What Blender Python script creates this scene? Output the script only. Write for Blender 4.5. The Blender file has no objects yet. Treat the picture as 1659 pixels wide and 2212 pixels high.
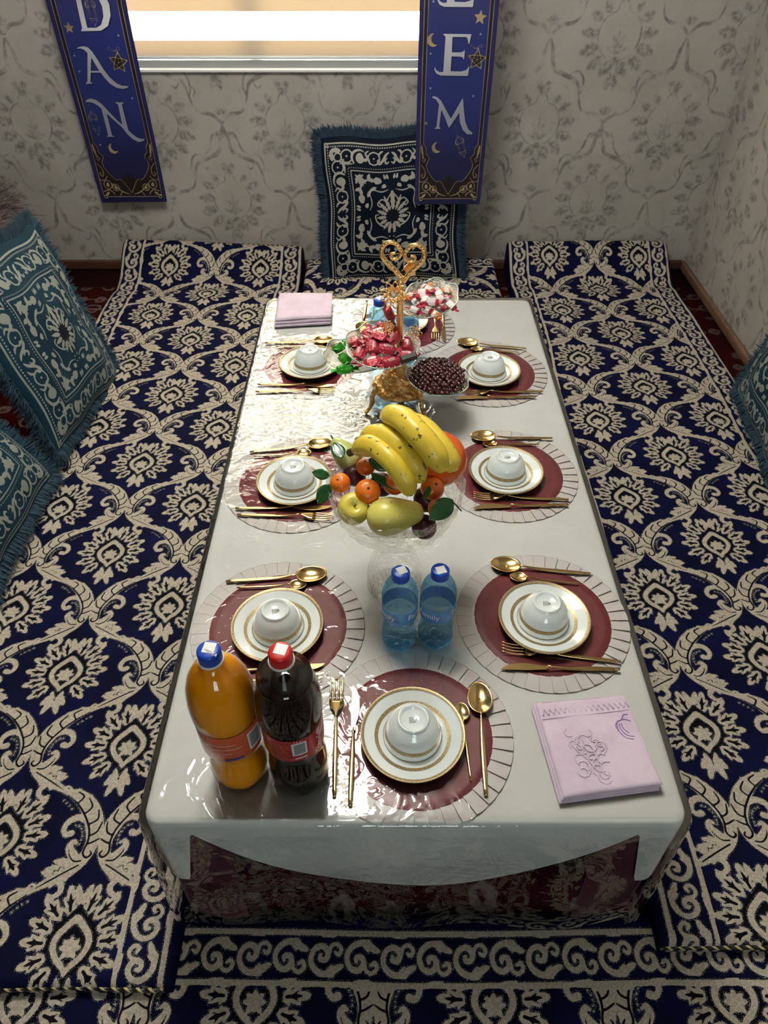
import bpy, math, random
import numpy as np
from mathutils import Vector, Matrix
random.seed(7); rng = np.random.default_rng(7)
scene = bpy.context.scene
C = scene.collection
PI = math.pi

# ---------------------------------------------------------------- camera, world, lights, exposure
TT = 0.390                                    # table top height above the mattresses
WALL_Y, WALL_R, WALL_L, WALL_F, FLOOR, CEIL = 3.235, 1.415, -1.95, -1.7, -0.05, 2.6
cam = bpy.data.objects.new('camera', bpy.data.cameras.new('camera')); C.objects.link(cam)
cam.location = (0, 0, 1.45)
cam.rotation_euler = (PI / 2 - math.atan2(1477, 1540), 0, 0)
cam.data.sensor_fit = 'VERTICAL'; cam.data.sensor_height = 24.0; cam.data.lens = 24.0 * 1540 / 2212
cam.data.clip_start = .02
scene.camera = cam
vs = scene.view_settings
vs.view_transform = 'Standard'; vs.look = 'None'; vs.exposure = 0.34; vs.gamma = 1.0; vs.use_curve_mapping = False
try:
    cy = scene.cycles
    cy.max_bounces = 10; cy.transparent_max_bounces = 24; cy.transmission_bounces = 8; cy.glossy_bounces = 5; cy.diffuse_bounces = 4
    cy.caustics_reflective = False; cy.caustics_refractive = False; cy.sample_clamp_indirect = 14.0
    cy.use_denoising = True
except Exception:
    pass
world = bpy.data.worlds.new('world'); scene.world = world; world.use_nodes = True
world.node_tree.nodes['Background'].inputs[0].default_value = (.85, .92, 1, 1)
world.node_tree.nodes['Background'].inputs[1].default_value = 1.0

def area_light(name, loc, rot, sx, sy, power, col):
    l = bpy.data.lights.new(name, 'AREA'); l.shape = 'RECTANGLE'; l.size = sx; l.size_y = sy; l.energy = power; l.color = col
    o = bpy.data.objects.new(name, l); C.objects.link(o); o.location = loc; o.rotation_euler = rot
    return o
# daylight outside the two windows (the one behind the table and the one behind the camera)
area_light("daylight_back_window", (-.45, WALL_Y + .42, 1.5), (-PI / 2, 0, 0), 1.9, 1.6, 560, (1, .91, .83))
area_light('daylight_front_window', (.20, WALL_F - .24, 1.5), (PI / 2, 0, 0), .75, 1.05, 14, (.82, .96, .97))
LAMP = (-.28, 1.50, 2.36)

# ---------------------------------------------------------------- helpers
def link(o, parent=None):
    C.objects.link(o)
    if parent is not None: o.parent = parent
    return o
def tag(o, label=None, cat=None, group=None, kind=None):
    if label: o['label'] = label
    if cat: o['category'] = cat
    if group: o['group'] = group
    if kind: o['kind'] = kind
    return o
def empty(name, loc=(0, 0, 0), rz=0, label=None, cat=None, group=None):
    o = bpy.data.objects.new(name, None); o.empty_display_size = .02
    o.location = loc; o.rotation_euler = (0, 0, rz); C.objects.link(o)
    return tag(o, label, cat, group)
def mesh_np(name, verts, quads, smooth=True):
    verts = np.asarray(verts, dtype=np.float32).reshape(-1, 3); quads = np.asarray(quads, dtype=np.int32)
    me = bpy.data.meshes.new(name); k = quads.shape[1]
    me.vertices.add(len(verts)); me.vertices.foreach_set('co', verts.ravel())
    me.loops.add(quads.size); me.loops.foreach_set('vertex_index', quads.ravel())
    me.polygons.add(len(quads)); me.polygons.foreach_set('loop_start', np.arange(0, quads.size, k, dtype=np.int32))
    me.update(calc_edges=True)
    me.polygons.foreach_set('use_smooth', np.full(len(quads), smooth))
    return me
def gridquads(nv, nu, wrap_u=False):
    i = np.arange(nv - 1)[:, None]; j = np.arange(nu if wrap_u else nu - 1)[None, :]
    j2 = (j + 1) % nu
    a = i * nu + j; b = i * nu + j2; c = (i + 1) * nu + j2; d = (i + 1) * nu + j
    return np.stack([a, b, c, d], -1).reshape(-1, 4)
class MB:
    """collects vertices and faces of one mesh"""
    def __init__(s): s.v = []; s.f = []
    def add(s, v, f):
        o = len(s.v); s.v += [tuple(map(float, p)) for p in v]; s.f += [tuple(int(i) + o for i in q) for q in f]; return s
    def box(s, x0, x1, y0, y1, z0, z1):
        v = [(x, y, z) for z in (z0, z1) for y in (y0, y1) for x in (x0, x1)]
        return s.add(v, [(0, 2, 3, 1), (4, 5, 7, 6), (0, 1, 5, 4), (2, 6, 7, 3), (0, 4, 6, 2), (1, 3, 7, 5)])
    def lathe(s, prof, seg=40, cx=0, cy=0, z0=0, mod=None):
        n = len(prof); v = []
        for (r, z) in prof:
            for k in range(seg):
                a = 2 * PI * k / seg; rr, zz = (r, z) if mod is None else mod(r, z, a)
                v.append((cx + rr * math.cos(a), cy + rr * math.sin(a), z0 + zz))
        return s.add(v, gridquads(n, seg, True))
    def tube(s, pts, rad, seg=10, flat=1.0, caps=True, up=(0, 0, 1)):
        pts = [Vector(p) for p in pts]; n = len(pts)
        if not hasattr(rad, '__len__'): rad = [rad] * n
        if not hasattr(flat, '__len__'): flat = [flat] * n
        v = []; ref = Vector(up)
        for i in range(n):
            t = (pts[min(i + 1, n - 1)] - pts[max(i - 1, 0)]).normalized()
            a = ref - t * ref.dot(t)
            if a.length < 1e-4: a = Vector((1, 0, 0)) - t * t.x
            a.normalize(); b = t.cross(a); ref = a if up == (0, 0, 0) else ref
            for k in range(seg):
                an = 2 * PI * k / seg
                v.append(pts[i] + b * (rad[i] * math.cos(an)) + a * (rad[i] * flat[i] * math.sin(an)))
        s.add(v, gridquads(n, seg, True))
        if caps:
            o = len(s.v) - n * seg
            s.f.append(tuple(o + k for k in range(seg))[::-1]); s.f.append(tuple(o + (n - 1) * seg + k for k in range(seg)))
        return s
    def sphere(s, c, r, nu=16, nv=10, sc=(1, 1, 1), fn=None):
        v = []
        for i in range(nv + 1):
            ph = PI * i / nv
            for k in range(nu):
                a = 2 * PI * k / nu; d = Vector((math.sin(ph) * math.cos(a), math.sin(ph) * math.sin(a), math.cos(ph)))
                rr = r * (fn(d) if fn else 1)
                v.append((c[0] + d.x * rr * sc[0], c[1] + d.y * rr * sc[1], c[2] + d.z * rr * sc[2]))
        return s.add(v, gridquads(nv + 1, nu, True))
    def torus(s, c, R, r, nu=20, nv=8, mat=None, sx=1, sy=1):
        v = []
        for i in range(nu):
            a = 2 * PI * i / nu
            for k in range(nv):
                b = 2 * PI * k / nv
                p = Vector((sx * (R + r * math.cos(b)) * math.cos(a), sy * (R + r * math.cos(b)) * math.sin(a), r * math.sin(b)))
                if mat is not None: p = mat @ p
                v.append((c[0] + p.x, c[1] + p.y, c[2] + p.z))
        q = []
        for i in range(nu):
            for k in range(nv):
                q.append((i * nv + k, i * nv + (k + 1) % nv, ((i + 1) % nu) * nv + (k + 1) % nv, ((i + 1) % nu) * nv + k))
        return s.add(v, q)
    def mesh(s, name, smooth=True):
        me = bpy.data.meshes.new(name); me.from_pydata(s.v, [], s.f); me.update()
        me.polygons.foreach_set('use_smooth', np.full(len(me.polygons), smooth)); return me
    def build(s, name, mat, parent=None, smooth=True, loc=None, bevel=0, auto=None):
        me = s.mesh(name, smooth); me.materials.append(mat)
        o = link(bpy.data.objects.new(name, me), parent)
        if loc: o.location = loc
        if bevel:
            m = o.modifiers.new('bevel', 'BEVEL'); m.width = bevel; m.segments = 2; m.limit_method = 'ANGLE'
        if auto is not None:
            try: me.set_sharp_from_angle(angle=auto)
            except Exception: pass
        return o
def obj(name, me, mat, parent=None, loc=None, rot=None):
    if not me.materials: me.materials.append(mat)
    o = link(bpy.data.objects.new(name, me), parent)
    if loc is not None: o.location = loc
    if rot is not None: o.rotation_euler = rot
    return o
def copy_tree(o, parent=None):
    c = o.copy(); C.objects.link(c); c.parent = parent
    for ch in list(o.children): copy_tree(ch, c)
    return c
def cr(pts, n=8, closed=False):
    """Catmull-Rom curve through the points (any dimension)"""
    P = np.asarray(pts, float); m = len(P); out = []
    rngs = range(m if closed else m - 1)
    for i in rngs:
        if closed: p0, p1, p2, p3 = P[(i - 1) % m], P[i], P[(i + 1) % m], P[(i + 2) % m]
        else: p0, p1, p2, p3 = P[max(i - 1, 0)], P[i], P[i + 1], P[min(i + 2, m - 1)]
        for k in range(n):
            t = k / n
            out.append(.5 * (2 * p1 + (p2 - p0) * t + (2 * p0 - 5 * p1 + 4 * p2 - p3) * t * t + (3 * p1 - p0 - 3 * p2 + p3) * t ** 3))
    if not closed: out.append(P[-1])
    return np.array(out)
def text_faces(body, size=1.0):
    cu = bpy.data.curves.new('lettering', 'FONT'); cu.body = body; cu.size = size; cu.align_x = 'CENTER'; cu.align_y = 'CENTER'; cu.resolution_u = 3
    o = bpy.data.objects.new('lettering', cu); C.objects.link(o)
    me = bpy.data.meshes.new_from_object(o.evaluated_get(bpy.context.evaluated_depsgraph_get()))
    v = [tuple(p.co) for p in me.vertices]; f = [tuple(p.vertices) for p in me.polygons]
    bpy.data.objects.remove(o); bpy.data.curves.remove(cu); bpy.data.meshes.remove(me)
    return v, f

# ---------------------------------------------------------------- materials
class NT:
    def __init__(s, name):
        s.m = bpy.data.materials.new(name); s.m.use_nodes = True; s.t = s.m.node_tree; s.t.nodes.clear()
        s.out = s.n('ShaderNodeOutputMaterial')
    def n(s, t, **kw):
        nd = s.t.nodes.new(t)
        for k, v in kw.items(): setattr(nd, k, v)
        return nd
    def l(s, a, b): s.t.links.new(a, b)
    def set(s, sock, v):
        if hasattr(v, 'links') or isinstance(v, bpy.types.NodeSocket): s.l(v, sock)
        elif isinstance(v, (tuple, list)) and len(v) == 3 and sock.type == 'RGBA': sock.default_value = (*v, 1)
        else: sock.default_value = v
    def math(s, op, a, b=None, c=None, clamp=False):
        nd = s.n('ShaderNodeMath', operation=op, use_clamp=clamp)
        for i, v in enumerate((a, b, c)):
            if v is not None: s.set(nd.inputs[i], v)
        return nd.outputs[0]
    def mix(s, f, a, b):
        nd = s.n('ShaderNodeMix', data_type='RGBA')
        s.set(nd.inputs[0], f); s.set(nd.inputs[6], a); s.set(nd.inputs[7], b); return nd.outputs[2]
    def ramp(s, x, lo, hi):
        nd = s.n('ShaderNodeMapRange', interpolation_type='SMOOTHSTEP'); s.set(nd.inputs[0], x); nd.inputs[1].default_value = lo; nd.inputs[2].default_value = hi
        return nd.outputs[0]
    def coord(s, kind='Object', scale=None):
        o = s.n('ShaderNodeTexCoord').outputs[kind]
        if scale is None: return o
        mp = s.n('ShaderNodeMapping'); s.l(o, mp.inputs[0]); mp.inputs[3].default_value = scale; return mp.outputs[0]
    def noise(s, scale, detail=3, rough=.55, dist=0, vec=None, out=0):
        nd = s.n('ShaderNodeTexNoise'); nd.inputs['Scale'].default_value = scale; nd.inputs['Detail'].default_value = detail
        nd.inputs['Roughness'].default_value = rough; nd.inputs['Distortion'].default_value = dist
        s.l(vec if vec is not None else s.coord(), nd.inputs['Vector']); return nd.outputs[out]
    def voronoi(s, scale, feature='F1', vec=None, out=0):
        nd = s.n('ShaderNodeTexVoronoi', feature=feature); nd.inputs['Scale'].default_value = scale
        s.l(vec if vec is not None else s.coord(), nd.inputs['Vector']); return nd.outputs[out]
    def attr(s, name, out='Fac'):
        return s.n('ShaderNodeAttribute', attribute_name=name).outputs[out]
    def bump(s, h, strength=.3, dist=.002, normal=None):
        nd = s.n('ShaderNodeBump'); nd.inputs['Strength'].default_value = strength; nd.inputs['Distance'].default_value = dist
        s.l(h, nd.inputs['Height'])
        if normal is not None: s.l(normal, nd.inputs['Normal'])
        return nd.outputs[0]
    def principled(s, col=(.8, .8, .8), rough=.5, metal=0, **kw):
        nd = s.n('ShaderNodeBsdfPrincipled'); s.set(nd.inputs['Base Color'], col); s.set(nd.inputs['Roughness'], rough); s.set(nd.inputs['Metallic'], metal)
        for k, v in kw.items(): s.set(nd.inputs[k.replace('_', ' ')], v)
        return nd.outputs[0]
    def done(s, sh): s.l(sh, s.out.inputs[0]); return s.m
def simple(name, col, rough=.5, metal=0, col2=None, nscale=30, bscale=0, bstr=.2, bdist=.001, **kw):
    t = NT(name); c = col
    if col2 is not None: c = t.mix(t.ramp(t.noise(nscale, 4), .35, .65), col, col2)
    if bscale: kw['Normal'] = t.bump(t.noise(bscale, 3), bstr, bdist)
    return t.done(t.principled(c, rough, metal, **kw))
def clear_sheet(name, tint, ior=1.5, gain=1.0, rough=.03, normal=None, t=None, glow=None):
    """thin clear film or glass: see-through with Fresnel reflection"""
    t = t or NT(name)
    fr = t.n('ShaderNodeFresnel'); fr.inputs[0].default_value = ior
    gl = t.n('ShaderNodeBsdfGlossy'); gl.inputs['Roughness'].default_value = rough
    tr = t.n('ShaderNodeBsdfTransparent'); t.set(tr.inputs[0], tint)
    if normal is not None: t.l(normal, gl.inputs['Normal']); t.l(normal, fr.inputs['Normal'])
    f = t.math('MULTIPLY', fr.outputs[0], gain, clamp=True)
    mx = t.n('ShaderNodeMixShader'); t.l(f, mx.inputs[0]); t.l(tr.outputs[0], mx.inputs[1]); t.l(gl.outputs[0], mx.inputs[2])
    return t.done(mx.outputs[0])

# ---------------------------------------------------------------- 2-D pattern drawing (signed distance fields sampled on the cloth's own vertices)
class SD:
    """distance field in metres on a raster; negative inside"""
    CL = .012
    def __init__(s, w, h, res, cx=0, cy=0):
        s.nx, s.ny = int(round(w / res)), int(round(h / res)); s.w, s.h = w, h; s.x0, s.y0 = cx - w / 2, cy - h / 2
        s.rx, s.ry = w / s.nx, h / s.ny
        s.X = s.x0 + (np.arange(s.nx) + .5) * s.rx; s.Y = s.y0 + (np.arange(s.ny) + .5) * s.ry
        s.d = np.full((s.ny, s.nx), s.CL, np.float32)
    def win(s, p, m):
        a, b = p.min(0) - m, p.max(0) + m
        i0, i1 = max(0, int((a[0] - s.x0) / s.rx) - 1), min(s.nx, int((b[0] - s.x0) / s.rx) + 2)
        j0, j1 = max(0, int((a[1] - s.y0) / s.ry) - 1), min(s.ny, int((b[1] - s.y0) / s.ry) + 2)
        if i0 >= i1 or j0 >= j1: return None
        return slice(j0, j1), slice(i0, i1)
    def stroke(s, pts, w, n=6):
        pts = np.asarray(pts, float); k = len(pts)
        w = np.full(k, w, float) if not hasattr(w, '__len__') else np.asarray(w, float)
        if n > 1 and k > 2:
            q = cr(np.column_stack([pts, w]), n); pts, w = q[:, :2], np.maximum(q[:, 2], .0002)
        for i in range(len(pts) - 1):
            a, b = pts[i], pts[i + 1]; sl = s.win(np.array([a, b]), w[i:i + 2].max() + s.CL)
            if sl is None: continue
            x = s.X[sl[1]][None, :] - a[0]; y = s.Y[sl[0]][:, None] - a[1]; e = b - a; L = e @ e + 1e-12
            t = np.clip((x * e[0] + y * e[1]) / L, 0, 1)
            d = np.hypot(x - t * e[0], y - t * e[1]) - (w[i] + (w[i + 1] - w[i]) * t)
            s.d[sl] = np.minimum(s.d[sl], d)
        return s
    def poly(s, pts):
        pts = np.asarray(pts, float); sl = s.win(pts, s.CL)
        if sl is None: return s
        x = s.X[sl[1]][None, :]; y = s.Y[sl[0]][:, None]; d = np.full((y.shape[0], x.shape[1]), 9.0); ins = np.zeros(d.shape, bool)
        for i in range(len(pts)):
            a, b = pts[i - 1], pts[i]; e = b - a; L = e @ e + 1e-14
            t = np.clip(((x - a[0]) * e[0] + (y - a[1]) * e[1]) / L, 0, 1)
            d = np.minimum(d, np.hypot(x - a[0] - t * e[0], y - a[1] - t * e[1]))
            if abs(e[1]) > 1e-12:
                ins ^= ((a[1] > y) != (b[1] > y)) & (x < (b[0] - a[0]) * (y - a[1]) / e[1] + a[0])
        s.d[sl] = np.minimum(s.d[sl], np.where(ins, -d, d)); return s
    def disc(s, c, r): return s.stroke([c, (c[0] + 1e-6, c[1])], r, 1)
    def ring(s, c, r, w, n=28, sx=1, sy=1):
        a = np.linspace(0, 2 * PI, n + 1); return s.stroke(np.column_stack([c[0] + r * sx * np.cos(a), c[1] + r * sy * np.sin(a)]), w, 1)
    def line(s, a, b, w): return s.stroke([a, b], w, 1)
    def sample(s, x, y, wrap=True):
        fx = (np.asarray(x) - s.x0) / s.rx - .5; fy = (np.asarray(y) - s.y0) / s.ry - .5
        i = np.floor(fx).astype(int); j = np.floor(fy).astype(int); u = fx - i; v = fy - j
        if wrap: i0, i1, j0, j1 = i % s.nx, (i + 1) % s.nx, j % s.ny, (j + 1) % s.ny
        else: i0, i1, j0, j1 = np.clip(i, 0, s.nx - 1), np.clip(i + 1, 0, s.nx - 1), np.clip(j, 0, s.ny - 1), np.clip(j + 1, 0, s.ny - 1)
        D = s.d
        return (D[j0, i0] * (1 - u) + D[j0, i1] * u) * (1 - v) + (D[j1, i0] * (1 - u) + D[j1, i1] * u) * v
def leaf_poly(b, ang, L, W, lobes=3, jag=.35, bend=0.0):
    """serrated leaf outline starting at b and pointing along ang"""
    n = lobes * 6 + 1; t = np.linspace(0, 1, n); saw = (t * lobes) % 1.0
    hw = W * np.sin(PI * t ** .8) ** .75 * (1 - jag * (1 - saw) * (t < .96))
    hw[0] = W * .12; hw[-1] = 0
    c, s_ = math.cos(ang), math.sin(ang); ox = t * L; oy = bend * L * t * t
    up = np.column_stack([ox + hw * .25 * saw, oy + hw]); dn = np.column_stack([ox + hw * .25 * saw, oy - hw])[::-1]
    p = np.vstack([up, dn]); return np.column_stack([b[0] + p[:, 0] * c - p[:, 1] * s_, b[1] + p[:, 0] * s_ + p[:, 1] * c])
def mirx(p): p = np.array(p, float); p[:, 0] *= -1; return p

def draw_medallion(A, I, ox, oy, k=1.16):
    """palmette medallion, A = cream, I = dark line"""
    T = lambda p: np.asarray(p, float) * k + np.array([ox, oy])
    for sg in (1, -1):
        S = lambda p: T(np.asarray(p, float) * np.array([sg, 1]))
        for (bx, by, an, L, W) in [(.012, .040, 76, .050, .0150), (.026, .036, 46, .050, .0165), (.034, .020, 24, .046, .0160), (.036, .004, 4, .046, .0160), (.032, -.014, -20, .046, .0155), (.022, -.028, -46, .044, .0150)]:
            a = math.radians(an if sg > 0 else 180 - an); b = S([(bx, by)])[0]
            A.poly(leaf_poly(b, a, L * k, W * k * .93, 3, .50))
            d = np.array([math.cos(a), math.sin(a)]); pn = np.array([-d[1], d[0]])
            I.stroke([b + d * .010 * k, b + d * .026 * k, b + d * L * .74 * k], [.0024 * k, .0026 * k, .0009 * k], 3)
            for q in (1, -1):
                I.stroke([b + d * .018 * k, b + d * .028 * k + pn * q * .0075 * k], [.0019 * k, .0008 * k], 1)
        # bottom sprig
        for (bx, by, an, L, W) in [(.004, -.050, -52, .030, .0085), (.003, -.060, -72, .036, .0080)]:
            A.poly(leaf_poly(S([(bx, by)])[0], math.radians(an if sg > 0 else 180 - an), L * k, W * k, 2, .3))
        A.stroke(S([(.004, -.040), (.009, -.048), (.004, -.058)]), [.003 * k, .004 * k, .003 * k], 4)
        A.poly(leaf_poly(S([(.002, .058)])[0], math.radians(72 if sg > 0 else 108), .032 * k, .008 * k, 2, .3))
    # eye
    eye = [(0, .044), (.013, .034), (.029, .016), (.032, -.002), (.022, -.020), (.008, -.032), (0, -.042)]
    full = cr(eye + [(-x, y) for x, y in eye[-2:0:-1]], 5, True)
    Ib = SD(A.w, A.h, A.rx); Ib.x0, Ib.y0, Ib.X, Ib.Y, Ib.d = A.x0, A.y0, A.X, A.Y, np.full_like(A.d, A.CL)
    Ib.poly(T(full * 1.26)); A.d = np.maximum(A.d, -Ib.d); I.d = np.minimum(I.d, Ib.d)
    Ib.d[:] = A.CL; Ib.poly(T(full)); In = np.full_like(A.d, A.CL); keep = Ib.d.copy()
    Ib.d[:] = A.CL; Ib.poly(T(full * .70)); ring = np.maximum(keep, -Ib.d)
    A.d = np.minimum(A.d, ring); I.d = np.maximum(I.d, -ring)
    for an in (90, 45, 135, 5, 175, -50, 230, -90):
        a = math.radians(an); p = leaf_poly(T([(0, -.004)])[0], a, (.018 if an != -90 else .013) * k, .0048 * k, 1, .1)
        A.poly(p); Ib.d[:] = A.CL; Ib.poly(p); I.d = np.maximum(I.d, -Ib.d)
def draw_bulge(A, I, J, sg, k=1.0):
    """one S-shaped scroll band beside joint J; sg = +1 leaves to the left of the joint"""
    m = .001 * k
    S = lambda p: np.asarray(p, float) * np.array([m * sg, m]) + np.asarray(J)
    A.stroke(S([(-100, 96), (-82, 91), (-62, 81), (-41, 62), (-24, 36), (-15, 12), (-13, -8), (-16, -30), (-27, -50), (-48, -68), (-74, -82), (-100, -96)]),
             np.array([5, 9, 13.5, 17, 18, 16, 13, 12, 12, 12, 9, 5]) * m, 6)
    # scalloped outer edge
    for (x, y, r) in [(-72, 94, 7), (-48, 80, 9), (-26, 56, 9), (-11, 28, 8)]: A.disc(S([(x, y)])[0], r * m)
    I.stroke(S([(-92, 88), (-66, 68), (-44, 44), (-27, 16), (-22, -8), (-25, -30), (-16, -40), (-8, -34), (-12, -27)]), [1.4 * m] + [2.1 * m] * 7 + [1.4 * m], 6)
    for (x0, y0, xm, ym, x1, y1) in [(-66, 70, -58, 84, -72, 94), (-46, 47, -35, 62, -46, 80), (-32, 25, -16, 36, -20, 56), (-24, 2, -10, 10, -5, 30), (-22, -14, -12, -10, -2, -4)]:
        I.stroke(S([(x0, y0), (xm, ym), (x1, y1)]), [1.8 * m, 2.0 * m, 1.6 * m], 5)
    # inner hook with its ball, and the dots inside it
    A.stroke(S([(-34, 30), (-52, 40), (-70, 34), (-77, 18), (-70, 6), (-60, 8)]), np.array([5, 6.5, 6, 5, 5, 6.5]) * m, 6)
    for (x, y) in [(-55, 24), (-48, 22), (-42, 17), (-38, 10), (-36, 2), (-36, -6), (-37, -14), (-97, 76), (-89, 71), (-81, 65), (-74, 58)]: A.disc(S([(x, y)])[0], 1.9 * m)
    # leafy lower part
    A.stroke(S([(-26, -50), (-42, -36), (-54, -20), (-50, -8), (-43, -12)]), np.array([9, 9, 7, 4, 2.5]) * m, 6)
    for (x, y, an, L, W) in [(-38, -50, 172, 40, 10), (-52, -60, 178, 38, 9), (-66, -72, 165, 30, 8), (-40, -58, 262, 26, 8), (-62, -74, 250, 22, 7)]:
        a = math.radians(an if sg > 0 else 180 - an); A.poly(leaf_poly(S([(x, y)])[0], a, L * m, W * m, 3, .4))
    I.stroke(S([(-24, -46), (-38, -46), (-50, -34), (-54, -22)]), [1.7 * m, 1.7 * m, 1.5 * m, 1.0 * m], 5)
    I.stroke(S([(-26, -54), (-48, -66), (-74, -81), (-96, -94)]), [1.7 * m] * 3 + [1.0 * m], 5)
    I.stroke(S([(-50, -60), (-60, -56), (-62, -64), (-70, -62), (-70, -70)]), 1.1 * m, 4)
    A.stroke(S([(-60, -80), (-48, -90), (-47, -102), (-58, -110), (-68, -106)]), np.array([5, 5.5, 5, 4, 2.5]) * m, 6)
    A.stroke(S([(-84, 92), (-92, 104), (-100, 106), (-101, 100)]), np.array([3, 2, 2, 1.5]) * m, 4)
def damask_tile(W, H, res=.0011):
    A = SD(W, H, res); I = SD(W, H, res)
    for ox in (-W / 2, W / 2):
        for oy in (-H / 2, H / 2): draw_medallion(A, I, ox, oy)
    draw_medallion(A, I, 0, 0)
    for jx, jy in [(W / 2, 0), (-W / 2, 0), (0, H / 2), (0, -H / 2), (W / 2, H), (W / 2, -H), (-W / 2, H), (-W / 2, -H)]:
        draw_bulge(A, I, (jx, jy), 1); draw_bulge(A, I, (jx, jy), -1)
    return A, I
def scroll_tile(L, Hh, res=.0011):
    """running scroll border, L long (two half units), Hh high"""
    A = SD(L, Hh, res); q = L / 2; k = L / .13
    for n in range(-2, 3):
        sg = 1 if n % 2 == 0 else -1; x0 = -L / 2 + n * q
        S = lambda p: np.column_stack([np.asarray(p, float)[:, 0] * k + x0, np.asarray(p, float)[:, 1] * k * sg])
        A.stroke(S([(.052, -.020), (.030, -.026), (.012, -.019), (.003, -.004), (.008, .013), (.022, .019), (.033, .010), (.030, -.002), (.020, -.002), (.020, .005)]),
                 np.array([2, 5, 5, 4.5, 4.5, 5, 5, 4.5, 4, 3]) * .001 * k, 6)
        A.stroke(S([(.036, .004), (.038, .018), (.048, .023), (.057, .015), (.053, .006), (.046, .010)]), np.array([2, 3, 3.4, 3.4, 3.4, 2.5]) * .001 * k, 6)
        A.poly(leaf_poly(S([(.028, -.025)])[0], math.radians(22 * sg), .038 * k, .010 * k, 2, .5))
        A.poly(leaf_poly(S([(.022, -.024)])[0], math.radians(-12 * sg), .024 * k, .008 * k, 2, .4))
    return A
def cushion_field(half=.25, res=.0012):
    A = SD(half * 2.2, half * 2.2, res); k = half
    def sym(fn):
        for r in range(4):
            c, s_ = [(1, 0), (0, 1), (-1, 0), (0, -1)][r]
            for m in (1, -1):
                def T(p):
                    p = np.asarray(p, float).reshape(-1, 2) * k; p = p * np.array([m, 1])
                    return np.column_stack([p[:, 0] * c - p[:, 1] * s_, p[:, 0] * s_ + p[:, 1] * c])
                fn(T)
    def frame(T):
        A.line(*T([(0, .90), (.90, .90)]), .0024)
        A.line(*T([(0, .555), (.555, .555)]), .0018)
        for i in range(28): A.disc(T([(.016 + .032 * i, .862)])[0], .0026)
        for i in range(19): A.disc(T([(.016 + .031 * i, .592)])[0], .0022)
        # frame band: rings, blossoms and scrolls
        A.ring(T([(.225, .725)])[0], .020, .0022); A.disc(T([(.225, .725)])[0], .0034)
        A.ring(T([(.725, .725)])[0], .013, .0022); A.ring(T([(.60, .735)])[0], .020, .0022); A.disc(T([(.60, .735)])[0], .0034)
        A.poly(cr(T([(.40, .78), (.45, .77), (.475, .71), (.44, .655), (.385, .66), (.36, .71)]), 4, True))
        A.poly(leaf_poly(T([(.36, .68)])[0], math.atan2(*(T([(.31, .73)])[0] - T([(.36, .68)])[0])[::-1]), .018, .006, 2, .2))
        A.stroke(T([(.50, .65), (.53, .72), (.50, .79), (.42, .82), (.36, .80)]), [.002, .004, .004, .003, .0015], 5)
        A.stroke(T([(.28, .66), (.30, .72), (.34, .78), (.30, .82)]), [.0025, .003, .003, .0015], 5)
        A.stroke(T([(.02, .80), (.06, .77), (.10, .70), (.15, .66), (.17, .70), (.14, .72)]), [.002, .0042, .0045, .004, .003, .002], 5)
        A.stroke(T([(.02, .68), (.05, .66), (.07, .70), (.04, .73)]), [.002, .003, .003, .0015], 5)
        A.stroke(T([(.10, .82), (.14, .80), (.16, .75)]), [.0015, .0035, .0015], 5)
        A.stroke(T([(.52, .64), (.60, .64), (.66, .66), (.70, .64)]), [.0015, .0035, .0035, .0015], 5)
        A.poly(leaf_poly(T([(.68, .80)])[0], math.atan2(*(T([(.82, .83)])[0] - T([(.68, .80)])[0])[::-1]), .034, .009, 3, .3))
        A.stroke(T([(.73, .82), (.78, .80), (.82, .82)]), [.0015, .003, .0015], 4)
        # inner corner sprays
        for (x, y, x2, y2, W) in [(.46, .50, .50, .40, .012), (.40, .47, .44, .35, .013), (.33, .45, .30, .52, .011), (.34, .46, .24, .44, .012)]:
            a, b = T([(x, y), (x2, y2)]); d = b - a
            A.poly(leaf_poly(a, math.atan2(d[1], d[0]), np.hypot(*d) * 1.15, W * .75, 3, .5))
        A.stroke(T([(.50, .50), (.42, .42), (.36, .40)]), [.002, .0022, .0012], 4)
    sym(frame)
    def sides(T):
        # blossoms half way along the diagonal and on the sides of the inner field
        A.poly(cr(T([(.40, .22), (.45, .25), (.49, .21), (.47, .15), (.42, .14)]), 4, True))
        A.poly(cr(T([(.35, .14), (.39, .13), (.40, .09), (.36, .08)]), 4, True))
        A.poly(leaf_poly(T([(.36, .22)])[0], math.atan2(*(T([(.30, .33)])[0] - T([(.36, .22)])[0])[::-1]), .030, .007, 2, .4))
        A.stroke(T([(.33, .05), (.30, .16), (.34, .30)]), [.0012, .0022, .0012], 5)
        for t in (.06, .10): A.poly(leaf_poly(T([(.46, t - .02)])[0], math.atan2(*(T([(.53, t)])[0] - T([(.46, t - .02)])[0])[::-1]), .018, .005, 2, .3))
    sym(sides)
    Bd = SD(half * 2.2, half * 2.2, res)          # centre palmette: its dark ground
    for m in (1, -1):
        T = lambda p: np.asarray(p, float).reshape(-1, 2) * k * np.array([m, 1])
        for an, L in [(88, .34), (66, .30), (44, .27), (20, .24), (-4, .22), (-28, .20), (-54, .20), (-78, .22)]:
            a = math.radians(an if m > 0 else 180 - an); b = T([(.0, -.03)])[0]
            A.poly(leaf_poly(b + np.array([math.cos(a), math.sin(a)]) * .022, a, L * k - .02, .0085, 4, .55)); Bd.poly(leaf_poly(b, a, L * k, .017, 4, .25))
        A.stroke(T([(0, .30), (.05, .24), (.09, .18), (.16, .20), (.22, .14), (.18, .10), (.15, .13)]), [.0012, .002, .0024, .0024, .0022, .002, .0012], 5)
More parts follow.
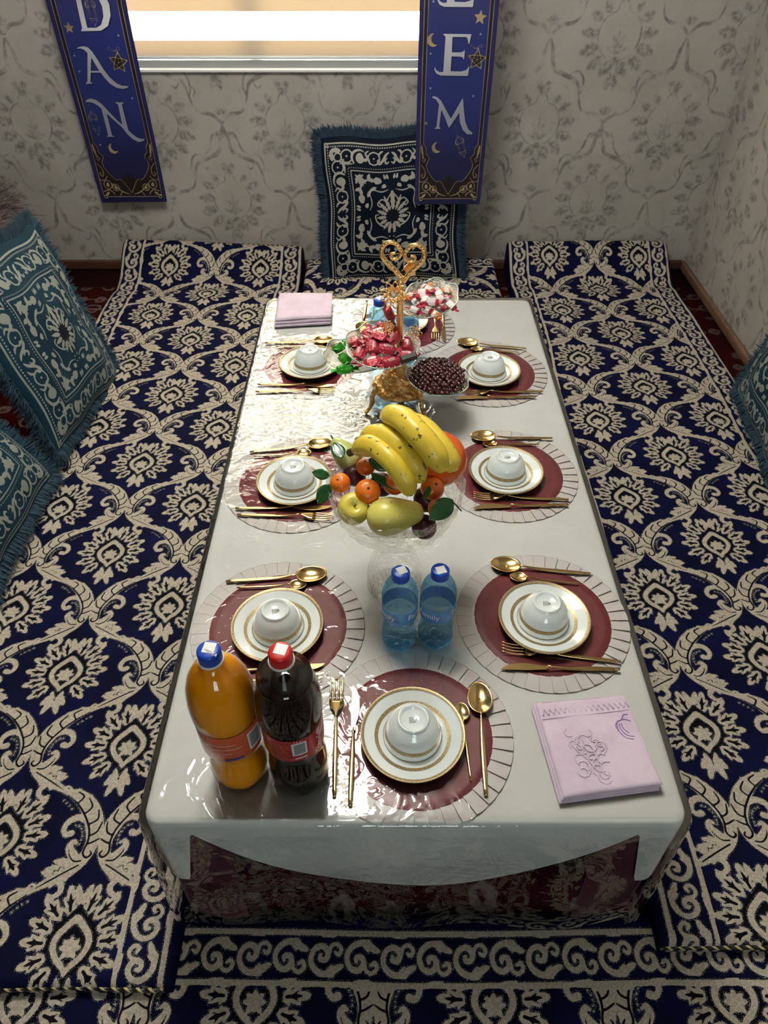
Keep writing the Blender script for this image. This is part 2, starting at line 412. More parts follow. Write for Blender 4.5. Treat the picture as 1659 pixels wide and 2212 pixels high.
        A.stroke(T([(.02, -.10), (.12, -.16), (.22, -.10), (.25, -.02), (.20, .0)]), [.0012, .0024, .0024, .002, .0012], 5)
        for y in (-.30, -.24, -.36): A.disc(T([(.03, y)])[0], .0028)
    return A, Bd

def wallpaper_tile(W=.53, H=.62, res=.0022):
    A = SD(W, H, res); L = SD(W, H, res)          # A soft grey leaves, L thin scroll lines
    for ox, oy in [(0, 0), (W / 2, H / 2), (-W / 2, H / 2), (W / 2, -H / 2), (-W / 2, -H / 2)]:
        for m in (1, -1):
            T = lambda p: np.asarray(p, float).reshape(-1, 2) * np.array([m, 1]) * 1.22 + np.array([ox, oy])
            for (x, y, an, l, w) in [(.060, .040, 28, .044, .016), (.064, .005, 4, .058, .019), (.060, -.030, -18, .062, .021), (.044, -.058, -42, .056, .020), (.022, -.072, -66, .046, .016), (.040, .060, 55, .034, .013),
                                     (.0, .085, 72, .045, .014), (.004, .10, 50, .030, .010), (.004, -.085, -40, .036, .013), (.002, -.105, -75, .050, .014), (0, -.06, -60, .03, .012)]:
                A.poly(leaf_poly(T([(x, y)])[0], math.radians(an if m > 0 else 180 - an), l * 1.22, w * 1.22, 3, .4))
            L.stroke(T([(0, .098), (.016, .080), (.020, .064), (.046, .052), (.066, .018), (.064, -.020), (.040, -.055), (.012, -.070)]), [.001, .0022, .0014, .0022, .0024, .0024, .002, .001], 5)
            for (x, y, an, l, w) in [(.0, -.050, 60, .040, .007), (.0, -.050, 28, .046, .008), (.004, -.02, 50, .030, .006)]: A.poly(leaf_poly(T([(x, y)])[0], math.radians(an if m > 0 else 180 - an), l, w, 4, .6))
            A.poly(T([(0, .03), (.004, -.035), (0, -.04)]))
            # lattice: crown, arms and C scrolls
            T = lambda p: np.asarray(p, float).reshape(-1, 2) * np.array([m, 1]) + np.array([ox, oy])
            yb = H / 2
            for an in (90, 65, 35): A.poly(leaf_poly(T([(0, -yb + .035)])[0], math.radians(an if m > 0 else 180 - an), .030, .009, 2, .3))
            A.poly(leaf_poly(T([(0, -yb - .02)])[0], math.radians(-80 if m > 0 else 260), .036, .012, 2, .3))
            A.poly(leaf_poly(T([(.01, -yb - .03)])[0], math.radians(-35 if m > 0 else 215), .035, .010, 2, .4))
            L.stroke(T([(0, -yb), (.018, -yb + .02), (.04, -yb + .035), (.075, -yb + .04), (.105, -yb + .06), (.118, -yb + .10)]), [.004, .006, .0065, .0055, .004, .003], 6)
            L.stroke(T([(.118, -yb + .10), (.135, -yb + .15), (.185, -yb + .175), (.235, -yb + .20), (.250, -yb + .26), (.262, -yb + .30)]), [.003, .006, .0075, .0075, .006, .003], 6)
            L.stroke(T([(.118, -yb + .10), (.108, -yb + .125), (.112, -yb + .165), (.135, -yb + .19), (.165, -yb + .18)]), [.0015, .003, .0035, .003, .0015], 5)
            L.stroke(T([(.10, -yb + .10), (.09, -yb + .12), (.10, -yb + .135)]), [.0015, .0025, .0015], 4)
            L.stroke(T([(.150, -yb + .15), (.165, -yb + .13), (.182, -yb + .14)]), [.0015, .003, .0015], 4)
            L.stroke(T([(.02, -yb - .045), (.04, -yb - .035), (.055, -yb - .06), (.07, -yb - .10), (.10, -yb - .13)]), [.0015, .003, .004, .004, .002], 5)
    return A, L

# lettering and print of the two hanging banners, in millimetres from the middle of the bottom edge
LETTERS = {
 'D_o': [(-38, 768), (41, 768), (70, 751), (83, 715), (79, 680), (61, 648), (31, 633), (-46, 631), (-38, 640), (-35, 726), (-35, 757)],
 'D_i': [(-11, 757), (24, 758), (44, 743), (55, 709), (52, 677), (36, 651), (16, 642), (-18, 642), (-17, 723)],
 'A1': [(-82, 574), (-70, 580), (-51, 583), (-34, 579), (-22, 565), (-9, 538), (4, 507), (22, 478), (42, 459), (62, 450), (89, 449), (80, 442), (60, 439), (38, 443), (16, 457), (0, 478), (-17, 510), (-32, 548), (-41, 560), (-51, 571), (-64, 576)],
 'A2': [(-40, 566), (-30, 551), (-60, 462), (-51, 459), (-52, 457), (-80, 456), (-79, 459), (-71, 464)],
 'A3': [(-49, 501), (-5, 501), (-3, 495), (-51, 495)],
 'N1': [(-102, 391), (-93, 400), (-77, 404), (-56, 399), (-37, 384), (-15, 355), (8, 326), (26, 307), (40, 293), (57, 275), (73, 261), (91, 255), (106, 256), (97, 247), (76, 243), (55, 254), (37, 273), (21, 300), (-7, 328), (-27, 350), (-42, 366), (-54, 378), (-70, 388), (-88, 392)],
 'N2': [(-44, 372), (-27, 350), (-28, 268), (-16, 265), (-18, 263), (-51, 263), (-50, 265), (-43, 270)],
 'N3': [(14, 391), (53, 391), (52, 388), (43, 383), (45, 282), (37, 282), (25, 303), (28, 383), (24, 386)],
 'M1': [(-88, 415), (-80, 419), (-65, 415), (-49, 402), (-28, 370), (-4, 334), (-12, 302), (-32, 344), (-56, 388), (-68, 405)],
 'M2': [(-57, 392), (-46, 375), (-52, 307), (-46, 302), (-46, 299), (-70, 299), (-70, 301), (-63, 307)],
 'M3': [(-12, 302), (-12, 327), (36, 413), (40, 392), (21, 351)],
 'M4': [(30, 397), (37, 413), (45, 365), (53, 327), (67, 299), (88, 283), (86, 279), (65, 279), (46, 295), (32, 323), (26, 361)],
 'E': [(-59, 629), (52, 628), (46, 595), (43, 597), (39, 612), (33, 619), (-19, 619), (-18, 569), (15, 569), (26, 572), (31, 580), (31, 566), (31, 540), (26, 552), (16, 555), (-18, 556), (-19, 506), (20, 505), (42, 510), (53, 525), (50, 490), (-56, 491), (-73, 497), (-82, 511), (-81, 522), (-75, 510), (-62, 503), (-47, 503), (-45, 619), (-51, 625)],
}
BAN_W, BAN_H = .292, 1.10
def banner_fields(which, res=.0010):
    mk = lambda: SD(BAN_W, BAN_H, res, 0, BAN_H / 2)
    S, G, K, Wd = mk(), mk(), mk(), mk()          # silver letters, gold print, dark brown ground, white glints
    P = lambda k, dy=0: np.array([(x, y + dy) for x, y in LETTERS[k]], float) * .001
    if which == 'left':
        S.poly(P('D_o')); t = mk(); t.poly(P('D_i')); S.d = np.maximum(S.d, -t.d)
        for k in ('A1', 'A2', 'A3', 'N1', 'N2', 'N3'): S.poly(P(k))
        stars = [(-.087, .642, .021)]; moons = [(-.036, .218, .020, 35)]; orn = [(.070, .530, 8)]; lan = [(-.086, .310, 4), (.013, .689, 2)]
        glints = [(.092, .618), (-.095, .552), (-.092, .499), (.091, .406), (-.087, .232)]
    else:
        S.poly(P('E')); S.poly(P('E', 222))
        for k in ('M1', 'M2', 'M3', 'M4'): S.poly(P(k))
        stars = [(.080, .680, .026), (-.106, .320, .009)]; moons = [(-.091, .609, .022, 10), (-.058, .228, .021, 15)]; orn = [(.080, .545, 4)]; lan = [(.045, .228, 22)]
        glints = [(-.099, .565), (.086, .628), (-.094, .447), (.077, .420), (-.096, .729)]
    def star(c, r, rot=0, ratio=.42):
        return [(c[0] + (r if i % 2 == 0 else r * ratio) * math.sin(PI * i / 5 + rot), c[1] + (r if i % 2 == 0 else r * ratio) * math.cos(PI * i / 5 + rot)) for i in range(10)]
    for x, y, r in stars: G.poly(star((x, y), r, .08))
    for x, y, r, rot in moons:
        a = mk(); a.disc((x, y), r); b = mk(); q = math.radians(rot + 15); b.disc((x + .42 * r * math.cos(q) + .003, y + .42 * r * math.sin(q)), r * .86)
        G.d = np.minimum(G.d, np.maximum(a.d, -b.d))
    for x, y, rot in orn:
        q = math.radians(rot); o = np.array(star((x, y), .036, q, .52)); K.poly(o * .96 + np.array([x, y]) * .04)
        G.stroke(np.vstack([o, o[:1]]), .0013, 1)
        for i in range(10): G.line(o[i], o[(i + 3) % 10], .0007)
        for i in range(5): G.line(o[2 * i], (x, y), .0007)
        for m in (1, -1): G.stroke([(x - .006, y + .036), (x - .006 + m * .016, y + .050), (x - .006 + m * .022, y + .043), (x - .006, y + .036)], .0008, 6)
    for x, y, rot in lan:
        q = math.radians(rot); R = lambda p: np.column_stack([x + np.asarray(p, float)[:, 0] * math.cos(q) - np.asarray(p, float)[:, 1] * math.sin(q), y + np.asarray(p, float)[:, 0] * math.sin(q) + np.asarray(p, float)[:, 1] * math.cos(q)])
        G.stroke(R([(0, .05), (0, .095)]), .0007, 1); G.ring(R([(0, .046)])[0], .004, .0008, 12)
        dome = [(-.016, .016), (-.019, .024), (-.012, .036), (0, .043), (.012, .036), (.019, .024), (.016, .016)]
        G.stroke(R(dome), .0009, 3)
        for i in range(5): G.line(*R([(-.018 + .009 * i, .018), (-.010 + .005 * i, .038)]), .0006); G.line(*R([(-.010 + .005 * i, .018), (-.018 + .009 * i, .032)]), .0006)
        G.line(*R([(-.018, .017), (.018, .017)]), .0009)
        for xx in (-.014, -.009, .009, .014): G.line(*R([(xx, .016), (xx * .95, -.018)]), .0007)
        G.line(*R([(-.016, -.018), (.016, -.018)]), .0009); G.line(*R([(-.014, -.024), (.014, -.024)]), .0008); G.stroke(R([(-.012, -.025), (-.006, -.032), (0, -.036), (.006, -.032), (.012, -.025)]), .0008, 3)
        G.line(*R([(0, -.036), (0, -.043)]), .0015)
    for m in (1, -1):
        T = lambda p: np.asarray(p, float).reshape(-1, 2) * np.array([m * .001, .001])
        G.line(*T([(128, 24), (128, 1100)]), .0013); G.line(*T([(-118, 24), (118, 24)]), .0014) if m == 1 else None
        G.line(*T([(114, 250), (114, 1100)]), .0012)
        K.poly(T([(126, 250), (116, 250), (116, 1100), (126, 1100)]))
        inner = cr([(114, 250), (113, 240), (103, 225), (101, 203), (88, 186), (99, 158), (84, 124), (58, 95), (36, 94), (16, 66), (0, 40)], 5)
        G.stroke(T(inner), .0013, 1)
        K.poly(T(list(inner) + [(0, 26), (127, 26), (127, 250)]))
        for c, r in [((98, 74), 17), ((66, 62), 14)]:
            G.ring(T([c])[0], r * .001, .0015); G.poly(leaf_poly(T([(c[0], c[1] - 9)])[0], PI / 2, .018, .008, 2, .3))
        G.stroke(T([(122, 215), (112, 190), (104, 180), (112, 172), (118, 182)]), [.002, .0015, .0015, .0015, .001], 5)
        G.stroke(T([(122, 160), (106, 140), (104, 120), (112, 108), (120, 118), (113, 124)]), [.0015] * 6, 5)
        G.stroke(T([(92, 110), (100, 98), (118, 92), (126, 96)]), .0014, 5); G.stroke(T([(122, 46), (100, 52), (84, 44), (78, 34)]), .0018, 5)
        G.stroke(T([(80, 80), (50, 52), (30, 40), (8, 34)]), [.0012, .002, .002, .0012], 5); G.stroke(T([(54, 30), (42, 44), (30, 40)]), .0016, 5)
        G.poly(leaf_poly(T([(122, 240)])[0], math.radians(-98 if m > 0 else 278), .060, .005, 3, .4)); G.poly(leaf_poly(T([(116, 30)])[0], math.radians(140 if m > 0 else 40), .022, .007, 2, .4))
    # dark skyline at the foot
    K.poly(np.array([(-60, 92), (-52, 96), (-50, 110), (-48, 96), (-30, 98), (-28, 112), (-26, 98), (-14, 104), (-8, 116), (0, 124), (8, 116), (14, 104), (28, 98), (36, 96), (38, 114), (40, 96), (60, 92), (0, 34)]) * .001)
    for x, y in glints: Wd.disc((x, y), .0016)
    return S, G, K, Wd

# ---------------------------------------------------------------- shared materials
M = {}
def fabric_pattern(name, base, base2, cream, cream2, ink, sheen=.35, pile=900):
    t = NT(name); a = t.attr('cream'); i = t.attr('ink')
    ca = t.ramp(a, .0005, -.0005); ik = t.ramp(i, .0004, -.0004)
    ground = t.mix(t.ramp(t.noise(9, 4), .35, .7), base, base2)
    weave = t.mix(t.ramp(t.noise(220, 2), .4, .62), cream, cream2)
    glit = t.math('MULTIPLY', t.ramp(t.noise(900, 1), .60, .66), t.math('MULTIPLY', t.ramp(a, .0035, .0010), t.ramp(a, -.0016, .0004)))
    col = t.mix(ca, ground, weave)
    col = t.mix(t.math('MULTIPLY', ik, 1.0), col, ink)
    dk = t.math('MULTIPLY', t.math('MULTIPLY', t.ramp(a, .0042, .0010), t.ramp(a, .0002, .0010)), .85)
    col = t.mix(dk, col, ink)
    col = t.mix(glit, col, (.75, .74, .70))
    h = t.math('ADD', t.math('MULTIPLY', ca, 1.0), t.math('MULTIPLY', t.noise(pile, 2), .35))
    rough = t.math('SUBTRACT', .78, t.math('MULTIPLY', ca, .22))
    return t.done(t.principled(col, rough, 0, Sheen_Weight=sheen, Sheen_Roughness=.35, Sheen_Tint=(.30, .38, .9), Specular_IOR_Level=.10, Normal=t.bump(h, .45, .0015)))
M['mattress'] = fabric_pattern('navy_cream_damask', (.0015, .0019, .018), (.0027, .0036, .036), (.38, .33, .26), (.50, .445, .365), (.001, .001, .004), .0)
def cushion_mat(name, base, base2, cream):
    t = NT(name); ca = t.ramp(t.attr('cream'), .0006, -.0006); dk = t.ramp(t.attr('ink'), .0008, -.0004)
    col = t.mix(t.ramp(t.noise(8, 3), .3, .7), base, base2); col = t.mix(dk, col, (.006, .006, .012)); col = t.mix(ca, col, cream)
    h = t.math('ADD', ca, t.math('MULTIPLY', t.noise(700, 2), .4))
    return t.done(t.principled(col, .8, 0, Sheen_Weight=.08, Sheen_Roughness=.4, Sheen_Tint=(.35, .6, .75), Specular_IOR_Level=.1, Normal=t.bump(h, .4, .0015)))
M['cushion'] = cushion_mat('teal_velvet_floral', (.006, .022, .036), (.010, .036, .056), (.23, .25, .225))
M['cushion_navy'] = cushion_mat('dark_navy_velvet_floral', (.0022, .0045, .011), (.0034, .0075, .017), (.33, .32, .29))
M['teal_fur'] = simple('teal_fur', (.009, .032, .056), .85, col2=(.020, .062, .098), nscale=60)
M['navy_fur'] = simple('navy_plush', (.008, .024, .048), .85, col2=(.016, .042, .075), nscale=60, Sheen_Weight=.3)
M['teal_plain'] = simple('teal_velvet', (.010, .034, .056), .85, col2=(.016, .052, .08), nscale=12)
M['mauve_fur'] = simple('mauve_shag', (.085, .060, .060), .9, col2=(.135, .10, .10), nscale=50)
M['gold'] = simple('polished_gold', (1.0, .66, .28), .24, 1.0, bscale=300, bstr=.05)
M['gold_cutlery'] = simple('brushed_gold', (.66, .455, .20), .18, 1.0, bscale=180, bstr=.03)
M['gold_print'] = simple('gold_lustre', (.46, .355, .19), .36, .55, col2=(.26, .19, .09), nscale=420)
def ornate_gold():
    t = NT('cast_gold'); v = t.coord('Object', (1, 1, 1.6)); a = t.voronoi(85, 'SMOOTH_F1', vec=v); b = t.noise(140, 3, .6, 1.5, vec=v); h = t.math('ADD', a, t.math('MULTIPLY', b, .5))
    col = t.mix(t.ramp(a, .15, .55), (1.0, .74, .34), (.70, .36, .10)); return t.done(t.principled(col, .22, 1.0, Normal=t.bump(h, .9, .006)))
M['gold_ornate'] = ornate_gold()
M['china'] = simple('white_china', (.74, .79, .77), .10, Coat_Weight=.3, Specular_IOR_Level=.6)
M['mark'] = simple('grey_mark', (.12, .11, .10), .5)
M['maroon'] = simple('maroon_satin', (.180, .012, .020), .5, col2=(.225, .022, .032), nscale=40, bscale=60, bstr=.25, Sheen_Weight=.2)
M['pleat'] = simple('blush_white_satin', (.78, .70, .675), .5, col2=(.82, .75, .73), nscale=30, bscale=50, bstr=.15)
M['maroon_cloth'] = simple('maroon_cloth', (.10, .010, .020), .6, bscale=40, bstr=.3, Sheen_Weight=.2)
M['white_cloth'] = simple('white_tablecloth', (.84, .825, .79), .75, col2=(.87, .86, .83), nscale=14, bscale=400, bstr=.12)
M['lilac'] = simple('lilac_terry', (.58, .46, .57), .9, col2=(.64, .52, .63), nscale=26, bscale=240, bstr=.4, Sheen_Weight=.35)
M['lilac_stitch'] = simple('violet_thread', (.27, .13, .34), .6)
M['wood_dark'] = simple('dark_wood', (.075, .030, .018), .45, col2=(.11, .048, .028), nscale=20)
M['wood_trim'] = simple('brown_trim', (.20, .115, .070), .5, col2=(.15, .08, .05), nscale=25)
M['white_paint'] = simple('white_paint', (.78, .79, .78), .35)
M['ceiling'] = simple('ceiling_white', (.60, .59, .57), .8)
M['plum'] = simple('dark_red_plum', (.055, .010, .018), .3, col2=(.10, .02, .03), nscale=30)
# ================================================================ THE ROOM
def struct(name, mb, mat, parent=None, **kw):
    o = mb.build(name, mat, parent, **kw)
    if parent is None: o['kind'] = 'structure'
    return o
# wallpaper: soft grey damask on warm grey, printed on a fine grid so the scrolls are slightly raised
WPA, WPL = wallpaper_tile()
def wallpaper_mat():
    t = NT('grey_damask_wallpaper'); a = t.attr('leaf'); l = t.attr('scroll')
    vec = t.coord('Object'); n1 = t.noise(5, 5, .6, vec=vec); n2 = t.noise(38, 4, .6, 1.5, vec=vec)
    base = t.mix(t.ramp(n1, .3, .7), (.37, .345, .31), (.435, .41, .375))
    base = t.mix(t.math('MULTIPLY', t.ramp(n2, .60, .72), .35), base, (.24, .23, .21))
    lf = t.math('MULTIPLY', t.ramp(a, .007, -.006), t.ramp(t.noise(55, 3), .25, .75))
    col = t.mix(t.math('MULTIPLY', lf, .95), base, (.135, .138, .125))
    sc = t.math('MULTIPLY', t.ramp(l, .0030, -.0012), t.ramp(t.noise(24, 3, .6), .30, .72))
    col = t.mix(t.math('MULTIPLY', sc, .85), col, (.130, .133, .121))
    glit = t.math('MULTIPLY', t.ramp(t.voronoi(170), .10, .05), t.math('MULTIPLY', t.ramp(a, .002, -.004), t.ramp(t.noise(30, 1), .58, .64)))
    col = t.mix(glit, col, (.85, .85, .82))
    h = t.math('ADD', t.math('MULTIPLY', t.ramp(l, .004, -.003), .8), t.math('MULTIPLY', n2, .5))
    return t.done(t.principled(col, .55, 0, Specular_IOR_Level=.3, Normal=t.bump(h, .25, .002)))
M['wallpaper'] = wallpaper_mat()
def paper_wall(name, a_vals, z_vals, place, phase, hole=None):
    a = np.asarray(a_vals); z = np.asarray(z_vals); AA, ZZ = np.meshgrid(a, z)
    v = place(AA, ZZ); q = gridquads(len(z), len(a))
    if hole is not None:
        ca = (AA[:-1, :-1] + AA[1:, 1:]) / 2; cz = (ZZ[:-1, :-1] + ZZ[1:, 1:]) / 2
        q = q[~((ca > hole[0]) & (ca < hole[1]) & (cz > hole[2]) & (cz < hole[3])).ravel()]
    me = mesh_np(name, v.reshape(-1, 3), q)
    W, H = .524, .615
    for nm, f in (('leaf', WPA), ('scroll', WPL)):
        at = me.attributes.new(nm, 'FLOAT', 'POINT')
        at.data.foreach_set('value', f.sample((AA - phase[0]) * .53 / W, (ZZ - phase[1]) * .62 / H).astype(np.float32).ravel())
    me.materials.append(M['wallpaper']); o = link(bpy.data.objects.new(name, me)); o['kind'] = 'structure'; return o
HOLE = (-1.16, .27, .764, 2.15)
ax = np.unique(np.round(np.concatenate([np.arange(WALL_L, WALL_R, .0055), [WALL_R, HOLE[0], HOLE[1]]]), 4))
az = np.unique(np.round(np.concatenate([np.arange(FLOOR, 1.16, .0055), np.arange(1.16, CEIL, .06), [CEIL, HOLE[2], HOLE[3]]]), 4))
paper_wall('wall_back', ax, az, lambda a, z: np.stack([a, np.full_like(a, WALL_Y), z], -1), (.640, .570), HOLE)
ay = np.concatenate([np.arange(WALL_F, 2.0, .08), np.arange(2.0, WALL_Y, .008), [WALL_Y]])
azr = np.concatenate([np.arange(FLOOR, 1.16, .008), np.arange(1.16, CEIL, .06), [CEIL]])
paper_wall('wall_right', ay, azr, lambda a, z: np.stack([np.full_like(a, WALL_R), a, z], -1), (.30, .42))
M['plain_wall'] = simple('grey_wall', (.27, .255, .23), .7)
struct('wall_left', MB().box(WALL_L - .1, WALL_L, WALL_F, WALL_Y, FLOOR, CEIL), M['plain_wall'])
FW = (-.18, .58, .97, 2.03)
struct('wall_front', MB().box(WALL_L, FW[0], WALL_F - .2, WALL_F, FLOOR, CEIL).box(FW[1], WALL_R, WALL_F - .2, WALL_F, FLOOR, CEIL)
       .box(FW[0], FW[1], WALL_F - .2, WALL_F, FLOOR, FW[2]).box(FW[0], FW[1], WALL_F - .2, WALL_F, FW[3], CEIL), M['plain_wall'])
w2 = struct('window_2', MB().box(FW[0], FW[1], WALL_F - .12, WALL_F - .06, FW[2], FW[2] + .06).box(FW[0], FW[1], WALL_F - .12, WALL_F - .06, FW[3] - .06, FW[3])
            .box(FW[0], FW[0] + .06, WALL_F - .12, WALL_F - .06, FW[2], FW[3]).box(FW[1] - .06, FW[1], WALL_F - .12, WALL_F - .06, FW[2], FW[3])
              .box(.18, .22, WALL_F - .12, WALL_F - .06, FW[2], FW[3]).box(FW[0], FW[1], WALL_F - .12, WALL_F - .06, 1.62, 1.66), M['white_paint'], smooth=False)
struct('ceiling', MB().box(WALL_L, WALL_R, WALL_F, WALL_Y, CEIL, CEIL + .1), M['ceiling'])
# red carpet floor
def carpet_mat():
    t = NT('red_pile_carpet'); v = t.coord('Object'); sep = t.n('ShaderNodeSeparateXYZ'); t.l(v, sep.inputs[0]); x, y = sep.outputs[0], sep.outputs[1]
    base = t.mix(t.ramp(t.noise(60, 3), .3, .7), (.060, .006, .006), (.095, .010, .009))
    # medallions and leaf sprays in rows, then plain border stripes near the wall
    mp = t.coord('Object', (11, 11, 11)); vor = t.n('ShaderNodeTexVoronoi', feature='F1'); vor.inputs['Scale'].default_value = 1.0; vor.inputs['Randomness'].default_value = .35; t.l(mp, vor.inputs['Vector'])
    flower = t.ramp(t.math('ABSOLUTE', t.math('SUBTRACT', vor.outputs[0], t.math('ADD', .25, t.math('MULTIPLY', t.noise(42, 3), .22)))), .07, .03)
    tiny = t.ramp(t.noise(75, 2, .5, 2.0), .60, .66)
    col = t.mix(t.math('MULTIPLY', flower, .8), base, (.30, .22, .19)); col = t.mix(t.math('MULTIPLY', tiny, .30), col, (.02, .010, .015))
    for y0, w in ((2.83, .010), (2.92, .006)):
        col = t.mix(t.math('MULTIPLY', t.ramp(t.math('ABSOLUTE', t.math('SUBTRACT', y, y0)), w, w * .5), .7), col, (.30, .22, .19))
    col = t.mix(t.ramp(y, 3.02, 3.04), col, (.05, .012, .011))
    return t.done(t.principled(col, .95, 0, Specular_IOR_Level=.05, Normal=t.bump(t.noise(600, 2), .5, .002)))
M['carpet'] = carpet_mat()
struct('floor', MB().box(WALL_L, WALL_R, WALL_F, WALL_Y, FLOOR - .05, FLOOR), M['carpet'])
struct('baseboard_right', MB().box(WALL_R - .022, WALL_R, WALL_F, WALL_Y, FLOOR, FLOOR + .035), M['wood_trim'], bevel=.004)
struct('baseboard_back', MB().box(WALL_L, WALL_R - .022, WALL_Y - .022, WALL_Y, FLOOR, FLOOR + .040), M['wood_dark'], bevel=.004)

# window behind the table, with its frame and sill
w1 = bpy.data.objects.new('window_1', None); C.objects.link(w1); w1['kind'] = 'structure'
x0, x1, z0, z1 = HOLE
mb = MB()
for a in ((x0, x1, z0, z0 + .05), (x0, x1, z1 - .05, z1), (x0, x0 + .05, z0, z1), (x1 - .05, x1, z0, z1), (-.54, -.49, z0, z1)): mb.box(a[0], a[1], WALL_Y + .10, WALL_Y + .15, a[2], a[3])
mb.build('window_frame', M['white_paint'], w1, smooth=False)
MB().box(x0, x1, WALL_Y + .012, WALL_Y + .10, z0 + .003, z0 + .027).build('lower_rail', simple('backlit_frame_shade', (.30, .31, .31), .4), w1, smooth=False)  # white frame painted grey: its backlit shading is put into the colour
for a, b in ((x0 + .05, -.54), (-.49, x1 - .05)):
    MB().box(a, b, WALL_Y + .122, WALL_Y + .128, z0 + .05, z1 - .05).build('pane', clear_sheet('window_glass_' + str(round(a, 1)), (.95, .97, .96)), w1, smooth=False)
MB().box(x0 - .03, x1 + .03, WALL_Y - .014, WALL_Y + .15, z0 - .008, z0 + .003).build('window_sill', M['white_paint'], w1, smooth=False, bevel=.003)
mb = MB().box(x0 - .02, x0, WALL_Y - .008, WALL_Y + .15, z0, z1).box(x1, x1 + .02, WALL_Y - .008, WALL_Y + .15, z0, z1).box(x0 - .02, x1 + .02, WALL_Y - .008, WALL_Y + .15, z1, z1 + .02)
mb.build('reveal', M['white_paint'], w1, smooth=False)

# striped day-and-night roller blind in front of the glass
def blind_mat(name, col, trans, see):
    t = NT(name); tr = t.n('ShaderNodeBsdfTranslucent'); t.set(tr.inputs[0], t.mix(t.ramp(t.noise(40, 3, vec=t.coord('Object', (1, 1, 12))), .3, .7), tuple(c * .92 for c in trans), trans))
    df = t.n('ShaderNodeBsdfDiffuse'); t.set(df.inputs[0], col); mx = t.n('ShaderNodeAddShader'); t.l(tr.outputs[0], mx.inputs[0]); t.l(df.outputs[0], mx.inputs[1])
    cl = t.n('ShaderNodeBsdfTransparent'); m2 = t.n('ShaderNodeMixShader'); m2.inputs[0].default_value = see; t.l(mx.outputs[0], m2.inputs[1]); t.l(cl.outputs[0], m2.inputs[2])
    return t.done(m2.outputs[0])
M['blind_solid'] = blind_mat('beige_blind_band', (.42, .38, .32), (.150, .125, .089), 0.0)
M['blind_sheer'] = blind_mat('sheer_blind_band', (.20, .20, .19), (.55, .53, .48), .22)
bl = empty("roller_blind", (-.445, WALL_Y + .03, .795), 0, 'beige striped day and night roller blind over the bright window', 'blind')
bw = .71
def band(name, mat, za, zb):
    mb = MB(); nx = 12
    for k in range(1): mb.box(-bw, bw, -.0008, .0008, za, zb)
    return mb.build(name, mat, bl, smooth=False)
zz = .085                                            # heights above the blind's own foot
rows = [('solid_band', .010, .060)] + [(('sheer_band', 'solid_band')[i % 2], .060 + .0945 * i, .060 + .0945 * (i + 1)) for i in range(13)]
for nm, a, b in rows: band(nm, M['blind_sheer' if nm[0:2] == 'sh' else 'blind_solid'], a, b)
mb = MB(); mb.tube([(-bw, 0, .004), (bw, 0, .004)], .006, 12); mb.build('bottom_rail', M['white_paint'], bl)

# two hanging banners
def banner_mat():
    t = NT('blue_banner_print'); s_, sh, g, k, w = (t.attr(n) for n in ('silver', 'shadow', 'gold', 'dark', 'glint'))
    uv = t.coord('Object'); sep = t.n('ShaderNodeSeparateXYZ'); t.l(uv, sep.inputs[0]); z = sep.outputs[2]
    c = t.mix(t.ramp(z, .10, .42), (.018, .018, .085), (.030, .045, .230)); c = t.mix(t.ramp(z, .55, .80), c, (.045, .050, .19))
    edge = t.ramp(t.math('ABSOLUTE', sep.outputs[0]), .126, .131); c = t.mix(edge, c, (.028, .024, .135))
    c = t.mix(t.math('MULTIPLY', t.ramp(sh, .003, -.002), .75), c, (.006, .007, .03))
    c = t.mix(t.ramp(k, .0006, -.0006), c, (.022, .014, .014))
    gold = t.mix(t.ramp(t.noise(7, 2), .35, .65), (.50, .40, .22), (.30, .24, .15))
    c = t.mix(t.ramp(g, .0006, -.0006), c, gold)
    silver = t.mix(t.ramp(z, .3, .7), (.38, .40, .50), (.60, .61, .66)); c = t.mix(t.ramp(s_, .0006, -.0006), c, silver)
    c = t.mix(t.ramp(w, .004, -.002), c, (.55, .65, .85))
    bs = t.principled(c, .42, 0, Specular_IOR_Level=.5, Sheen_Weight=.1, Normal=t.bump(t.noise(6, 2, vec=t.coord('Object', (.3, 1, 1.5))), .25, .01))
    tl = t.n('ShaderNodeBsdfTranslucent'); t.l(c, tl.inputs[0]); mx = t.n('ShaderNodeMixShader'); mx.inputs[0].default_value = .32; t.l(bs, mx.inputs[1]); t.l(tl.outputs[0], mx.inputs[2])
    return t.done(mx.outputs[0])
M['banner'] = banner_mat()
M['grommet'] = simple('brass_grommet', (.62, .48, .25), .3, 1.0)
